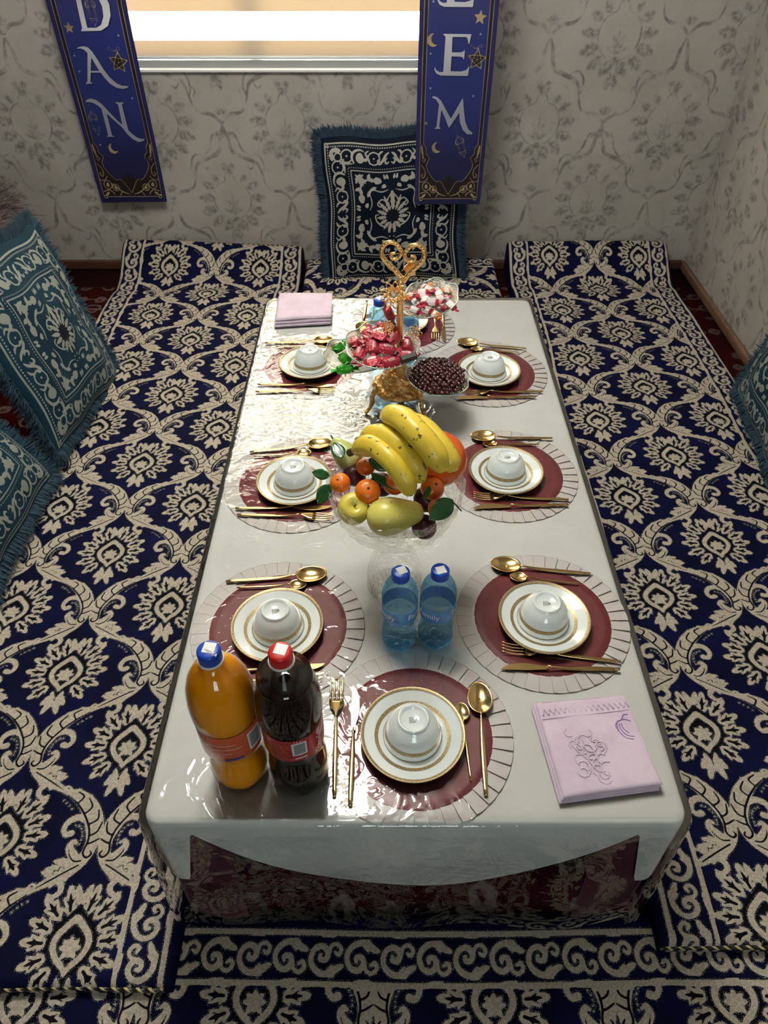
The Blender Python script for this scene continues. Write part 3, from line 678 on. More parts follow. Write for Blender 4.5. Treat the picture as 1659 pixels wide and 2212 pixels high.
for which, bx, by, bz, bs, label in (('left', -1.092, 3.185, .269, 1.0, 'blue hanging banner lettered D A N in silver beside the bright window'), ('right', .258, 2.965, .345, .931, 'blue hanging banner lettered E E M in silver above the dark cushion')):
    r = empty('hanging_banner', (bx, by, bz), 0, label, 'banner', 'printed blue festival banners'); r.scale = (bs, bs, bs)
    us = np.linspace(-BAN_W / 2, BAN_W / 2, 118); ws = np.concatenate([np.arange(0, .78, .0026), np.arange(.78, BAN_H, .02), [BAN_H]])
    U, Wz = np.meshgrid(us, ws)
    yy = .006 * np.sin(Wz * 7 + U * 4) - (.004 * np.exp(-Wz * 9) if which == 'right' else -.006 * np.exp(-Wz * 8))
    me = mesh_np('cloth', np.stack([U * (1 - .03 * np.exp(-Wz * 6)), yy, Wz], -1).reshape(-1, 3), gridquads(len(ws), len(us)))
    S, G, K, Wd = banner_fields(which)
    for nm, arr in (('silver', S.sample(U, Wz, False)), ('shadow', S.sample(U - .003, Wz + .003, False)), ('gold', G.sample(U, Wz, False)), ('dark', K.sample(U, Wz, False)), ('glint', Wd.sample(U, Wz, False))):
        at = me.attributes.new(nm, 'FLOAT', 'POINT'); at.data.foreach_set('value', arr.astype(np.float32).ravel())
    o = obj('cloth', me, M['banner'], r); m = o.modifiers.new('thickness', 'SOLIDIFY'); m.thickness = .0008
    for sx in (-1, 1):
        mb = MB().torus((sx * .117, yy[8, 10 if sx < 0 else -10] - .001, .024), .0065, .0022, 18, 8, Matrix.Rotation(PI / 2, 3, 'X')); mb.build('grommet', M['grommet'], r)

# ================================================================ FLOOR MATTRESSES
DA, DI = damask_tile(.40, .385); SC = scroll_tile(.13, .064)
def border_combine(e, along, base_c, base_i, k=1.0):
    """cream field pattern inside, then a piped scroll border along the edge; e = distance from the edge"""
    sc = SC.sample(along / k, (e - .058) / k) * k
    lines = np.minimum(np.abs(e - .017) - .0048, np.abs(e - .100) - .0056)
    c = np.where(e > .104, base_c, np.minimum(np.where((e > .022) & (e < .095), sc, .012), lines)); i = np.where(e > .108, base_i, .012)
    return c, i
def mattress(name, x0, x1, ys, top, bottom, pat, label, skew=None):
    n = 6; r = .018
    ang = np.linspace(PI / 2, 0, n)                      # rounded long edges
    xs = np.concatenate([[x0], x0 + r * (1 - np.sin(ang[::-1]))[::1] * 0 + 0 * ang, np.arange(x0 + r, x1 - r + 1e-6, .0027), []])
    inner = np.arange(x0 + r, x1 - r + 1e-6, .0027)
    off = np.linspace(0, PI / 2, n)
    lx = x0 + r * (1 - np.sin(off)); lz = r * (1 - np.cos(off))   # from the top edge going out and down
    xs = np.concatenate([[x0], lx[1:][::-1], inner, (x1 - r) + r * np.sin(off[1:]), [x1]])
    dz = np.concatenate([[9], lz[1:][::-1], np.zeros(len(inner)), lz[1:], [9]])
    ly = r * np.sin(off)
    Y = np.concatenate([[ys[0] - r], ys[0] - ly[1:][::-1], ys, ys[-1] + ly[1:], [ys[-1] + r]])
    dzy = np.concatenate([[9], lz[1:][::-1], np.zeros(len(ys)), lz[1:], [9]])
    XX, YY = np.meshgrid(xs, Y); Z = top(XX, YY); B = bottom(XX, YY)
    Z = np.maximum(Z - np.minimum(dz[None, :] + dzy[:, None], 9), B)
    PX = XX if skew is None else XX + skew(XX, YY)
    me = mesh_np('cover', np.stack([PX, YY, Z], -1).reshape(-1, 3), gridquads(len(Y), len(xs)))
    c, i = pat(XX, YY)
    for nm, a in (('cream', c), ('ink', i)):
        at = me.attributes.new(nm, 'FLOAT', 'POINT'); at.data.foreach_set('value', np.clip(a, -.02, .02).astype(np.float32).ravel())
    root = empty(name, ((x0 + x1) / 2, (ys[0] + ys[-1]) / 2, FLOOR), 0, label, 'mattress', 'damask floor mattresses')
    o = obj('cover', me, M['mattress'], root); o.matrix_parent_inverse = Matrix.Translation(root.location).inverted()
    return root
def varstep(a, b, s0, s1):
    out = [a]
    while out[-1] < b: out.append(out[-1] + s0 + (s1 - s0) * (out[-1] - a) / (b - a))
    out[-1] = b; return np.array(out)
def rope_mat():
    t = NT('black_gold_cord'); wv = t.n('ShaderNodeTexWave', wave_type='BANDS', bands_direction='DIAGONAL'); wv.inputs['Scale'].default_value = 30; t.l(t.coord(), wv.inputs[0])
    return t.done(t.principled(t.mix(t.ramp(wv.outputs[1], .72, .86), (.006, .006, .008), (.55, .44, .20)), .4, 0, Normal=t.bump(wv.outputs[1], .8, .002)))
M['rope'] = rope_mat()
def add_rope(root, pts, r=.0045):
    o = MB().tube(pts, r, 8).build('cord_trim', M['rope'], root); o.matrix_parent_inverse = Matrix.Translation(root.location).inverted()
wv = lambda x, y, k: .0022 * np.sin(x * 9 + y * 5 + k) + .0018 * np.sin(y * 13 - x * 4 + 2 * k) + .0012 * np.sin(x * 23 + y * 17 + k)
ramp_up = lambda y, y0, y1, h: h * np.clip((y - y0) / (y1 - y0), 0, 1) ** 2 * (3 - 2 * np.clip((y - y0) / (y1 - y0), 0, 1))
warp = lambda x, y: (.006 * np.sin(y * 6 + x * 3), .005 * np.sin(x * 7 + y * 2))
# left
def pat_left(X, Y):
    dx, dy = warp(X, Y); u = X + dx; v = Y + dy
    c, i = DA.sample(u + .560, (v - .385) * .385 / .383), DI.sample(u + .560, (v - .385) * .385 / .383)
    e = np.minimum(u + 1.185, -.370 - u); return border_combine(e, v, c, i)
bot = lambda X, Y: np.where(Y < .50, -.030, FLOOR)
topL = lambda X, Y: 0 + wv(X, Y, 0) - .010 * np.exp(-((Y - 2.94) / .035) ** 2) + ramp_up(Y, 2.98, 3.20, .085 + .04 * (-X - .8))
mL = mattress('floor_mattress', -1.185, -.370, varstep(.338, 3.195, .0022, .0055), topL, bot, pat_left, 'navy and cream damask floor mattress left of the low table under two cushions')
add_rope(mL, [(x, .322 + .002 * math.sin(x * 20), -.012) for x in np.linspace(-1.17, -.385, 60)])
add_rope(mL, [(x, 3.207, .075 + .04 * (-x - .8) + .004) for x in np.linspace(-1.17, -.385, 60)])
# right
def pat_right(X, Y):
    dx, dy = warp(X, Y); u = X + dx; v = Y + dy; k = .4 / .42
    c, i = DA.sample((u - .715) * k, (v - .807) * .385 / .384) / k, DI.sample((u - .715) * k, (v - .807) * .385 / .384) / k
    e = np.minimum(u - .512, 1.285 - u); return border_combine(e, v + .03, c, i)
topR = lambda X, Y: 0 + wv(X, Y, 2) - .010 * np.exp(-((Y - 2.96) / .035) ** 2) + ramp_up(Y, 2.98, 3.20, .095)
mR = mattress('floor_mattress', .512, 1.285, varstep(.402, 3.195, .0023, .0055), topR, bot, pat_right, 'navy and cream damask floor mattress right of the low table along the wall', skew=lambda X, Y: (1.285 - X) / .77 * (.045 * (Y - 1.0) / 2.0))
add_rope(mR, [(x, .386, -.012) for x in np.linspace(.50, 1.28, 60)])
# front, crossing under the ends of the two side ones
def pat_front(X, Y):
    dx, dy = warp(X, Y); u = X + dx; v = Y + dy * .6
    c, i = DA.sample(u * .96 + .012, (v - .115)), DI.sample(u * .96 + .012, (v - .115))
    e = .432 - v; return border_combine(e, u, c, i)
mattress('floor_mattress', -1.45, 1.35, np.concatenate([np.arange(-.9, .16, .05), varstep(.16, .432, .0023, .0026)]), lambda X, Y: -.031 + .5 * wv(X, Y, 4), lambda X, Y: np.full_like(X, FLOOR), pat_front, 'navy and cream damask floor mattress lying across in front of the low table')
# back, between the two, behind the table
def pat_back(X, Y):
    dx, dy = warp(X, Y); u = X + dx; v = Y + dy
    c, i = DA.sample(v * 1.0 + .02, u + .02), DI.sample(v * 1.0 + .02, u + .02)
    e = 3.175 - v; return border_combine(e, u, c, i)
mattress('floor_mattress', -.352, .500, np.arange(2.20, 3.150, .0045), lambda X, Y: .026 + wv(X, Y, 6) + .016 * np.sin(np.clip((X + .35) / .85, 0, 1) * PI) * np.clip((Y - 2.7) / .3, 0, 1), lambda X, Y: np.full_like(X, FLOOR), pat_back, 'navy and cream damask floor mattress behind the table carrying the dark cushion')

# ================================================================ CUSHIONS
CA, CB = cushion_field()
def cushion(label, center, U, V, size, thick, mat, fur, seed=1, name='floor_cushion', group='fringed velvet cushions', panel=.5):
    U = Vector(U).normalized(); V = Vector(V); V = (V - U * V.dot(U)).normalized(); N = U.cross(V)
    root = empty(name, (0, 0, 0), 0, label, 'cushion', group)
    root.matrix_world = Matrix(((U.x, V.x, N.x, center[0]), (U.y, V.y, N.y, center[1]), (U.z, V.z, N.z, center[2]), (0, 0, 0, 1)))
    h = size / 2; n = int(size / .0031); g = np.linspace(-1, 1, n); A, B = np.meshgrid(g, g)
    prof = (np.clip(1 - np.abs(A) ** 3.0, 0, 1) * np.clip(1 - np.abs(B) ** 3.0, 0, 1)) ** .55
    r2 = np.random.default_rng(seed); ph = r2.uniform(0, 6, 4)
    wr = .0035 * np.sin(A * 5 + B * 3 + ph[0]) + .0025 * np.sin(B * 9 - A * 4 + ph[1])
    pin = 1 - .045 * (1 - np.abs(A * B))
    px = A * h * (1 - .05 * (1 - A * A) * 0 - .05 * (1 - B * B) * (np.abs(A) > 0)) ; py = B * h * (1 - .05 * (1 - A * A))
    px = px + .004 * np.sin(B * 6 + ph[2]) ; py = py + .004 * np.sin(A * 7 + ph[3])
    P = np.stack([px, py, prof * thick / 2 + wr * prof], -1)
    me = mesh_np('front_panel', P.reshape(-1, 3), gridquads(n, n))
    for nm, f in (('cream', CA), ('ink', CB)):
        at = me.attributes.new(nm, 'FLOAT', 'POINT'); at.data.foreach_set('value', f.sample(A * .242, B * .242 + .006, False).astype(np.float32).ravel())
    obj('front_panel', me, mat, root)
    st = slice(None, None, 8); Q = np.stack([px, py, -prof * thick / 2], -1)
    idx = np.unique(np.concatenate([np.arange(0, n, 8), [n - 1]]))
    Qs = Q[np.ix_(idx, idx)]; obj('back_panel', mesh_np('back_panel', Qs.reshape(-1, 3), gridquads(len(idx), len(idx))[:, ::-1]), M['teal_plain'], root)
    # fringe: a shaggy edging of fine tufts round all four sides
    per = np.concatenate([np.stack([px[0], py[0]], -1), np.stack([px[:, -1], py[:, -1]], -1), np.stack([px[-1, ::-1], py[-1, ::-1]], -1), np.stack([px[::-1, 0], py[::-1, 0]], -1)])
    m = len(per); k = 9000; idx = r2.integers(0, m, k); p0 = per[idx]; out = p0 / np.maximum(np.abs(p0).max(1, keepdims=True), 1e-6)
    out = np.where(np.abs(out) > .985, np.sign(out), out * .25); out /= np.linalg.norm(out, axis=1, keepdims=True)
    L = fur * r2.uniform(.65, 1.0, k); jit = r2.normal(0, .26, (k, 2)); d = out + jit; zz_ = r2.normal(0, .30, k)
    tan = np.stack([-out[:, 1], out[:, 0]], -1); wdt = r2.uniform(.0014, .0032, k)[:, None]; zb = r2.uniform(-.007, .007, k)
    base = np.column_stack([p0 - out * .006, zb]); mid = np.column_stack([p0 + d * (L * .5)[:, None], zb + zz_ * L * .6]); tip = np.column_stack([p0 + d * L[:, None], zb + zz_ * L * 1.0 - 0])
    t3 = np.column_stack([tan * wdt, np.zeros(k)])
    v = np.stack([base - t3, base + t3, mid + t3 * .8, mid - t3 * .8, tip + t3 * .15, tip - t3 * .15], 1).reshape(-1, 3)
    o = np.arange(k)[:, None] * 6; f = np.concatenate([o + np.array([[0, 1, 2, 3]]), o + np.array([[3, 2, 4, 5]])])
    fo = obj('fringe', mesh_np('fringe', v, f), M['navy_fur'] if mat is M['cushion_navy'] else M['teal_fur'], root); fo['kind'] = 'stuff'
    return root
cushion('dark navy cushion with teal fringe propped against the wall behind the table', (.034, 3.045, .288), (1, 0, .030), (0, .30, .95), .58, .12, M['cushion_navy'], .034, 1)
cushion('teal floral cushion leaning at the left, the farther of the left pair', (-1.085, 2.030, .285), (.03, .985, -.14), (-.30, .16, .93), .575, .13, M['cushion'], .036, 2)
cushion('teal floral cushion at the left edge, the nearer of the left pair', (-1.140, 1.375, .275), (.0, 1, -.02), (-.50, .02, .86), .54, .13, M['cushion'], .034, 3)
cushion('teal floral cushion leaning on the right wall beside the right mattress', (1.262, 1.835, .285), (-.12, -.99, 0), (.22, 0, .97), .53, .11, M['cushion'], .030, 4)
def shag_cushion():
    root = empty('shaggy_cushion', (-1.46, 2.60, .24), .35, 'mauve shaggy fur cushion behind the farther left teal cushion', 'cushion')
    fn = lambda d: (abs(d.x) ** 4 + abs(d.y) ** 4 + abs(d.z) ** 4) ** -.25
    mb = MB().sphere((0, 0, 0), 1, 40, 24, (.11, .25, .255), fn); b = mb.build('body', M['mauve_fur'], root)
    V_ = np.array(mb.v); r2 = np.random.default_rng(9); k = 9000; p = V_[r2.integers(0, len(V_), k)] + r2.normal(0, .006, (k, 3))
    nrm = p / np.array([.11, .25, .255]) ** 2; nrm /= np.linalg.norm(nrm, axis=1, keepdims=True) + 1e-9
    L = r2.uniform(.02, .05, k)[:, None]; d = nrm + r2.normal(0, .5, (k, 3)); tip = p + d * L + np.array([0, 0, -.012]); side = np.cross(nrm, r2.normal(0, 1, (k, 3))); side = side / (np.linalg.norm(side, axis=1, keepdims=True) + 1e-9) * .0022
    v = np.stack([p - side, p + side, tip + side * .3, tip - side * .3], 1).reshape(-1, 3); f = np.arange(4 * k).reshape(-1, 4)
    o = obj('shag', mesh_np('shag', v, f), M['mauve_fur'], root); o['kind'] = 'stuff'
shag_cushion()
# ================================================================ CEILING LAMP
def ceiling_lamp():
    r = empty('chandelier', (LAMP[0], LAMP[1], CEIL - .001), 0, 'six-armed gold chandelier with lit bulbs above the low table', 'lamp')
    MB().lathe([(.001, 0), (.09, 0), (.09, -.015), (.03, -.03), (.012, -.03), (.012, -.10), (.001, -.10)], 32).build('canopy', M['gold'], r)
    t = NT('lit_bulb'); e = t.n('ShaderNodeEmission'); t.set(e.inputs[0], (1, .9, .76)); e.inputs[1].default_value = 8; bm = t.done(e.outputs[0])
    for k in range(6):
        a = PI / 3 * k + .3; c_, s_ = math.cos(a), math.sin(a)
        MB().tube([(0, 0, -.08), (c_ * .12, s_ * .12, -.16), (c_ * .18, s_ * .18, -.17), (c_ * .24, s_ * .24, -.14)], .006, 8).build('arm', M['gold'], r)
        MB().lathe([(.001, -.035), (.013, -.030), (.017, -.015), (.010, .010), (.001, .028)], 14, c_ * .24, s_ * .24, -.11).build('bulb', bm, r)
        l = bpy.data.lights.new('bulb_light', 'POINT'); l.energy = 12.3; l.color = (1, .985, .91); l.shadow_soft_size = .11
        o = bpy.data.objects.new('bulb_light', l); C.objects.link(o); o.parent = r; o.location = (c_ * .24, s_ * .24, -.20)
ceiling_lamp()

# ================================================================ TABLE AND CLOTHS
TX0, TX1, TY0, TY1 = -.356, .450, .449, 2.070
def table():
    r = empty('low_table', ((TX0 + TX1) / 2, (TY0 + TY1) / 2, FLOOR), 0, 'long low dining table hidden under cloths', 'table'); hx, hy = (TX1 - TX0) / 2 - .006, (TY1 - TY0) / 2 - .006
    z = -FLOOR
    MB().box(-hx, hx, -hy, hy, z + .352, z + .3815).build('tabletop', M['wood_dark'], r, smooth=False, bevel=.006)
    for s in (-1, 1):
        MB().box(-hx + .06, hx - .06, s * (hy - .06) - .01, s * (hy - .06) + .01, z + .29, z + .352).build('apron', M['wood_dark'], r, smooth=False)
        for q in (-1, 1): MB().lathe([(.001, 0), (.018, 0), (.026, .2), (.030, .352 + z), (.001, .352 + z)], 16, q * (hx - .07), s * (hy - .10)).build('leg', M['wood_dark'], r)
table()
def perimeter(off, rc, n=4):
    """closed rounded rectangle offset outwards: points, outward normals, side code and position along the side (-1..1)"""
    x0, x1, y0, y1 = TX0 - off, TX1 + off, TY0 - off, TY1 + off; step = .0045; out = []
    def side(ax, ay, bx, by, nx, ny, code):
        L = math.hypot(bx - ax, by - ay); m = int(L / step)
        for i in range(m):
            t = i / m; out.append((ax + (bx - ax) * t, ay + (by - ay) * t, nx, ny, code))
    def corner(cx_, cy_, a0):
        for i in range(8):
            a = a0 + PI / 2 * i / 8; out.append((cx_ + rc * math.cos(a), cy_ + rc * math.sin(a), math.cos(a), math.sin(a), 4))
    side(x0 + rc, y0, x1 - rc, y0, 0, -1, 0); corner(x1 - rc, y0 + rc, -PI / 2)
    side(x1, y0 + rc, x1, y1 - rc, 1, 0, 1); corner(x1 - rc, y1 - rc, 0)
    side(x1 - rc, y1, x0 + rc, y1, 0, 1, 2); corner(x0 + rc, y1 - rc, PI / 2)
    side(x0, y1 - rc, x0, y0 + rc, -1, 0, 3); corner(x0 + rc, y0 + rc, PI)
    a = np.array(out); xc, yc = (x0 + x1) / 2, (y0 + y1) / 2
    xi = np.where((a[:, 4] == 1) | (a[:, 4] == 3), (a[:, 1] - yc) / ((y1 - y0) / 2), (a[:, 0] - xc) / ((x1 - x0) / 2))
    return a, xi
def draped(name, off, rc, ztop, drop, flare, mat, label, cat, levels=26, roll=.010):
    a, xi = perimeter(off, rc); n = len(a); cx_, cy_ = (TX0 + TX1) / 2, (TY0 + TY1) / 2
    L = drop(a, xi); rings = []
    base = np.array([cx_, cy_]); sx = np.sign(a[:, 0] - cx_)
    for t in np.concatenate([np.linspace(.0, .96, 30), [.985]]):
        # concentric rings towards the edge line
        px = cx_ + (a[:, 0] - a[:, 2] * roll - cx_) * t; py = cy_ + (a[:, 1] - a[:, 3] * roll - cy_) * t
        rings.append(np.stack([px, py, np.full(n, ztop)], -1))
    for q in np.linspace(0, PI / 2, 5):
        rings.append(np.stack([a[:, 0] - a[:, 2] * roll * (1 - math.sin(q)), a[:, 1] - a[:, 3] * roll * (1 - math.sin(q)), np.full(n, ztop - roll * (1 - math.cos(q)))], -1))
    for t in np.linspace(0, 1, levels)[1:]:
        d = np.maximum(L - roll, .001) * t; f = flare(a, xi, d)
        rings.append(np.stack([a[:, 0] + a[:, 2] * f, a[:, 1] + a[:, 3] * f, ztop - roll - d], -1))
    v = np.concatenate(rings); me = mesh_np(name, v, gridquads(len(rings), n, True)[:, ::-1])
    o = obj(name, me, mat); tag(o, label, cat); return o
def drop_white(a, xi):
    x = np.abs(xi); code = a[:, 4]
    front = np.where(x > .835, np.clip(.03 + (x - .835) * 2.3, .03, .213), .035 + .20 * (1 - (x / .835) ** 2.3))
    side = .150 + .012 * np.sin(a[:, 1] * 9); side = np.where((a[:, 1] < TY0 + .07), .21, side)
    return np.where(code == 0, front, np.where(code == 4, np.where(a[:, 1] < 1, .213, .16), side))
draped('maroon_tablecloth', .0015, .020, .3830, lambda a, xi: np.where(a[:, 4] == 0, np.where(np.abs(xi) > .72, .372, .10), .36), lambda a, xi, d: .004 * (d / .36) + .008 * np.clip(d - .2, 0, 1) / .16 * (1 + np.sin(a[:, 0] * 31 + a[:, 1] * 23)), M['maroon_cloth'], 'maroon under-cloth showing below the white cloth at the table corners', 'tablecloth')
draped('white_tablecloth', .005, .024, .3845, drop_white, lambda a, xi, d: .001 + .004 * (d / .2) + .002 * np.sin(a[:, 0] * 19) * (d / .2), M['white_cloth'], 'white tablecloth with a drooping front hem over the low table', 'tablecloth')
def plastic_mat():
    t = NT('clear_plastic_film'); v = t.coord('Object')
    n1 = t.noise(6, 2, .5, 1.2, vec=t.coord('Object', (1, .75, 1))); n2 = t.noise(15, 1.5, .45, 2.6, vec=v); n3 = t.noise(3.0, 2, vec=v)
    sep = t.n('ShaderNodeSeparateXYZ'); t.l(v, sep.inputs[0]); side = t.math('ADD', .25, t.math('MULTIPLY', t.ramp(sep.outputs[0], .24, .06), .75))
    rd = t.math('POWER', t.math('ADD', t.math('ABSOLUTE', t.math('SUBTRACT', n2, .5)), .0001), .75)
    h = t.math('MULTIPLY', side, t.math('ADD', t.math('MULTIPLY', n1, .9), t.math('ADD', t.math('MULTIPLY', n2, .38), t.math('MULTIPLY', t.math('MULTIPLY', rd, t.ramp(n3, .40, .65)), .28))))
    return clear_sheet("clear_plastic_film", (.96, .97, .955), 1.5, 1.7, .0, t.bump(h, .6, .008), t)
M['plastic'] = plastic_mat()
def drop_plastic(a, xi): return np.where(a[:, 4] == 0, .335 + .022 * np.abs(xi) ** 2, np.where(a[:, 4] == 4, .372, .30)) + .006 * np.sin(a[:, 0] * 17 + a[:, 1] * 9)
def flare_plastic(a, xi, d):
    t = d / .36; fr = (a[:, 4] == 0)
    return .003 + .026 * t + t * .008 * np.sin(a[:, 0] * 21 + 1.3) + np.where(fr, .010 * np.sin(d * 22 + a[:, 0] * 6) * t, 0)
pl = draped('clear_plastic_cover', .0135, .030, .3890, drop_plastic, flare_plastic, M['plastic'], 'clear wrinkled plastic cover over the white tablecloth and the place mats', 'table cover', levels=40)

# ================================================================ PLACE SETTINGS
SETS = {'near end': (.050, .587), 'left near': (-.195, .803), 'right near': (.295, .822), 'left middle': (-.199, 1.205), 'right middle': (.281, 1.236), 'left far': (-.200, 1.690), 'right far': (.281, 1.655), 'far end': (.050, 1.900)}
PLATES = {'near end': (.046, .578), 'left near': (-.194, .794), 'right near': (.294, .811), 'left middle': (-.199, 1.192), 'right middle': (.275, 1.226), 'left far': (-.200, 1.676), 'right far': (.281, 1.640), 'far end': (.046, 1.905)}
NP = 40
def edge_bend(v, cx_, cy_, rot):
    """world vertices past the near table edge hang down over it"""
    out = []
    for x, y, z in v:
        wx, wy = cx_ + x * math.cos(rot) - y * math.sin(rot), cy_ + x * math.sin(rot) + y * math.cos(rot); e = TY0 - .0005
        if wy < e: z = z - min((e - wy) * .9, .05); wy = e - min((e - wy) * .42, .0055)
        out.append((wx - cx_, wy - cy_, z))
    return out
def pleat_verts():
    v = []; a0, a1 = -PI / NP * 1.10, PI / NP * 1.10
    for k, a in enumerate(np.linspace(a0, a1, 4)):
        for r in (.116, .132, .147, .160):
            zz_ = .0003 + .0030 * (3 - k) / 3 * min(1, (r - .110) / .03); rr = r - .0012 * abs(a) / a1
            v.append((rr * math.cos(a), rr * math.sin(a), zz_))
    return v
PV = pleat_verts(); PQ = gridquads(4, 4)
M['shade_stitch'] = simple('grey_shade_stitch', (.50, .45, .43), .8)  # grey edge lines: shade between pleats put in as colour, doubling as stitching
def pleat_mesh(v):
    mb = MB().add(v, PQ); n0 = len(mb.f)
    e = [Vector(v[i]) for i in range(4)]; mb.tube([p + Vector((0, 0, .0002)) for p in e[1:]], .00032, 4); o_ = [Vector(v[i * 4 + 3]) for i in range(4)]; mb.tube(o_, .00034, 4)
    me = mb.mesh('pleat'); me.materials.append(M['pleat']); me.materials.append(M['shade_stitch'])
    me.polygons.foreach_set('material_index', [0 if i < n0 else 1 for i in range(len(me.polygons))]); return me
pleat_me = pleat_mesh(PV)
mb = MB().lathe([(.0005, .0012), (.06, .0012), (.112, .0012), (.1165, .0022), (.119, .0012), (.1250, .0016), (.1262, .0004)], 72); disc_me = mb.mesh('maroon_disc'); disc_me.materials.append(M['maroon'])
for k, (cx_, cy_) in SETS.items():
    sh = (1, 1)
    r = empty('place_mat', (cx_, cy_, .3849), 0, f'round maroon place mat with pleated white edging at the {k} setting', 'place mat', 'round pleated place mats')
    obj('maroon_disc', disc_me, M['maroon'], r, (0, 0, .0008))
    for i in range(NP):
        a = 2 * PI * i / NP + .05
        if k == 'near end' and math.sin(a) * .165 + cy_ < TY0 + .01:
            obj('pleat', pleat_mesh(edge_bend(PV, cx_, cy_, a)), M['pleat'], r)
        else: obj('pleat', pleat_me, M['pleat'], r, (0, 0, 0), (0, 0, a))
# china: plate with gilt bands, and a small bowl turned upside down on it
plate = empty('dinner_plate', (0, 0, TT), 0, 'x', 'plate', 'gilt-banded white plates')
MB().lathe([(.0005, .0035), (.046, .0035), (.0500, .0042), (.0545, .0078), (.0620, .0105), (.0740, .0150), (.0822, .0186), (.0836, .0186), (.0836, .0172), (.0740, .0128), (.0560, .0045), (.0500, .0012), (.0470, .0), (.0450, .0), (.0440, .0016), (.0005, .0016)], 80).build('body', M['china'], plate)
zr = lambda r: .0078 + (r - .0545) * (.0186 - .0078) / (.0822 - .0545) + .00045
MB().lathe([(.0780, zr(.0780)), (.0805, zr(.0805)), (.0828, .01905), (.08385, .0190), (.0840, .0180), (.0837, .0166)], 80).build('rim_band', M['gold_print'], plate)
MB().lathe([(.0555, .0088), (.0580, .0096), (.0613, .0107)], 80).build('inner_band', M['gold_print'], plate)
bowl = empty('tea_bowl', (0, 0, TT + .0037), 0, 'x', 'bowl', 'upturned white tea bowls')
MB().lathe([(.0005, .0455), (.018, .0455), (.0200, .0475), (.0222, .0515), (.0243, .0515), (.0250, .0480), (.0285, .0450), (.0355, .0385), (.0402, .0300), (.0426, .0215), (.0438, .0150), (.0455, .0075), (.0476, .0012), (.0474, .0), (.0462, .0004), (.0420, .0140), (.0395, .024), (.032, .036), (.02, .0435), (.0005, .0445)], 64).build('body', M['china'], bowl)
MB().lathe([(.04325, .0188), (.04375, .0162), (.04430, .0137), (.04490, .0108)], 64).build('gold_band', M['gold_print'], bowl)
MB().lathe([(.0474, .0022), (.0479, .0011), (.0477, -.0001), (.0466, -.0001)], 64).build('rim_line', M['gold_print'], bowl)
mk = MB()
for dx in (-.003, .0, .003): mk.torus((.0012 + dx * .0, dx, .04575), .0022, .00032, 14, 4, None, .9, .75)
mk.tube([(.0012, -.0052, .0458), (.0034, -.0034, .0458), (.0034, .0034, .0458), (.0012, .0052, .0458)], .00032, 5); mk.tube([(-.0010, -.0052, .0458), (-.0020, 0, .0458), (-.0010, .0052, .0458)], .0003, 5)
for q in (-.0022, 0, .0022): mk.tube([(.0042, q * .5, .0458), (.0066, q, .0458)], .0004, 5)
for x in (-.0036, -.0056):
    for i in range(8): mk.box(x - .0005, x + .0005, -.0055 + i * .0014, -.0055 + i * .0014 + (.0010 if (i * 7 + int(x * -1e4)) % 3 else .0006), .0455, .04585)
mk.build('maker_mark', M['mark'], bowl)
first = True
for k, (px, py) in PLATES.items():
    p = plate if first else copy_tree(plate); p.location = (px, py, TT); p['label'] = f'white plate with gold bands on the {k} place mat'
    b = bowl if first else copy_tree(bowl); b.location = (px, py + .004, TT + .0037); b.rotation_euler = (0, 0, {'near end': 0, 'far end': .9}.get(k, .25 if 'left' in k else -.1)); b['label'] = f'small white bowl upside down on the {k} plate'
    first = False
# cutlery, modelled along +x from the handle end (0) to the head
def handle(mb, L, z0=.0022, w=1.0):
    xs = np.linspace(0, L, 14); t = xs / L
    wd = w * (.0027 + .0016 * np.sin(np.clip(t * 1.15, 0, 1) * PI) - .0012 * np.clip((t - .75) / .25, 0, 1)); z = z0 + .0065 * np.clip((t - .62) / .38, 0, 1) ** 2
    mb.tube([(x, 0, zz_) for x, zz_ in zip(xs, z)], list(wd), 8, list(np.clip(.0016 / wd, .3, .8))); return mb
def spoon_tree(name, L, a, b, group):
    r = empty(name, (0, 0, TT), 0, 'x', 'spoon', group); hl = L - 2 * a + .004
    handle(MB(), hl, .0022, a / .028).build('handle', M['gold_cutlery'], r)
    mb = MB(); v = []; nr, ns = 9, 36
    for i in range(nr):
        q = .02 + .98 * i / (nr - 1)
        for j in range(ns):
            an = 2 * PI * j / ns; eg = 1 - .10 * math.cos(an); v.append((L - a + a * q * math.cos(an), b * q * eg * math.sin(an), .0012 + a * .27 * q ** 2.2))
    mb.add(v, gridquads(nr, ns, True)); o = mb.build('bowl', M['gold_cutlery'], r); m = o.modifiers.new('thickness', 'SOLIDIFY'); m.thickness = .0009; m.offset = 1
    return r
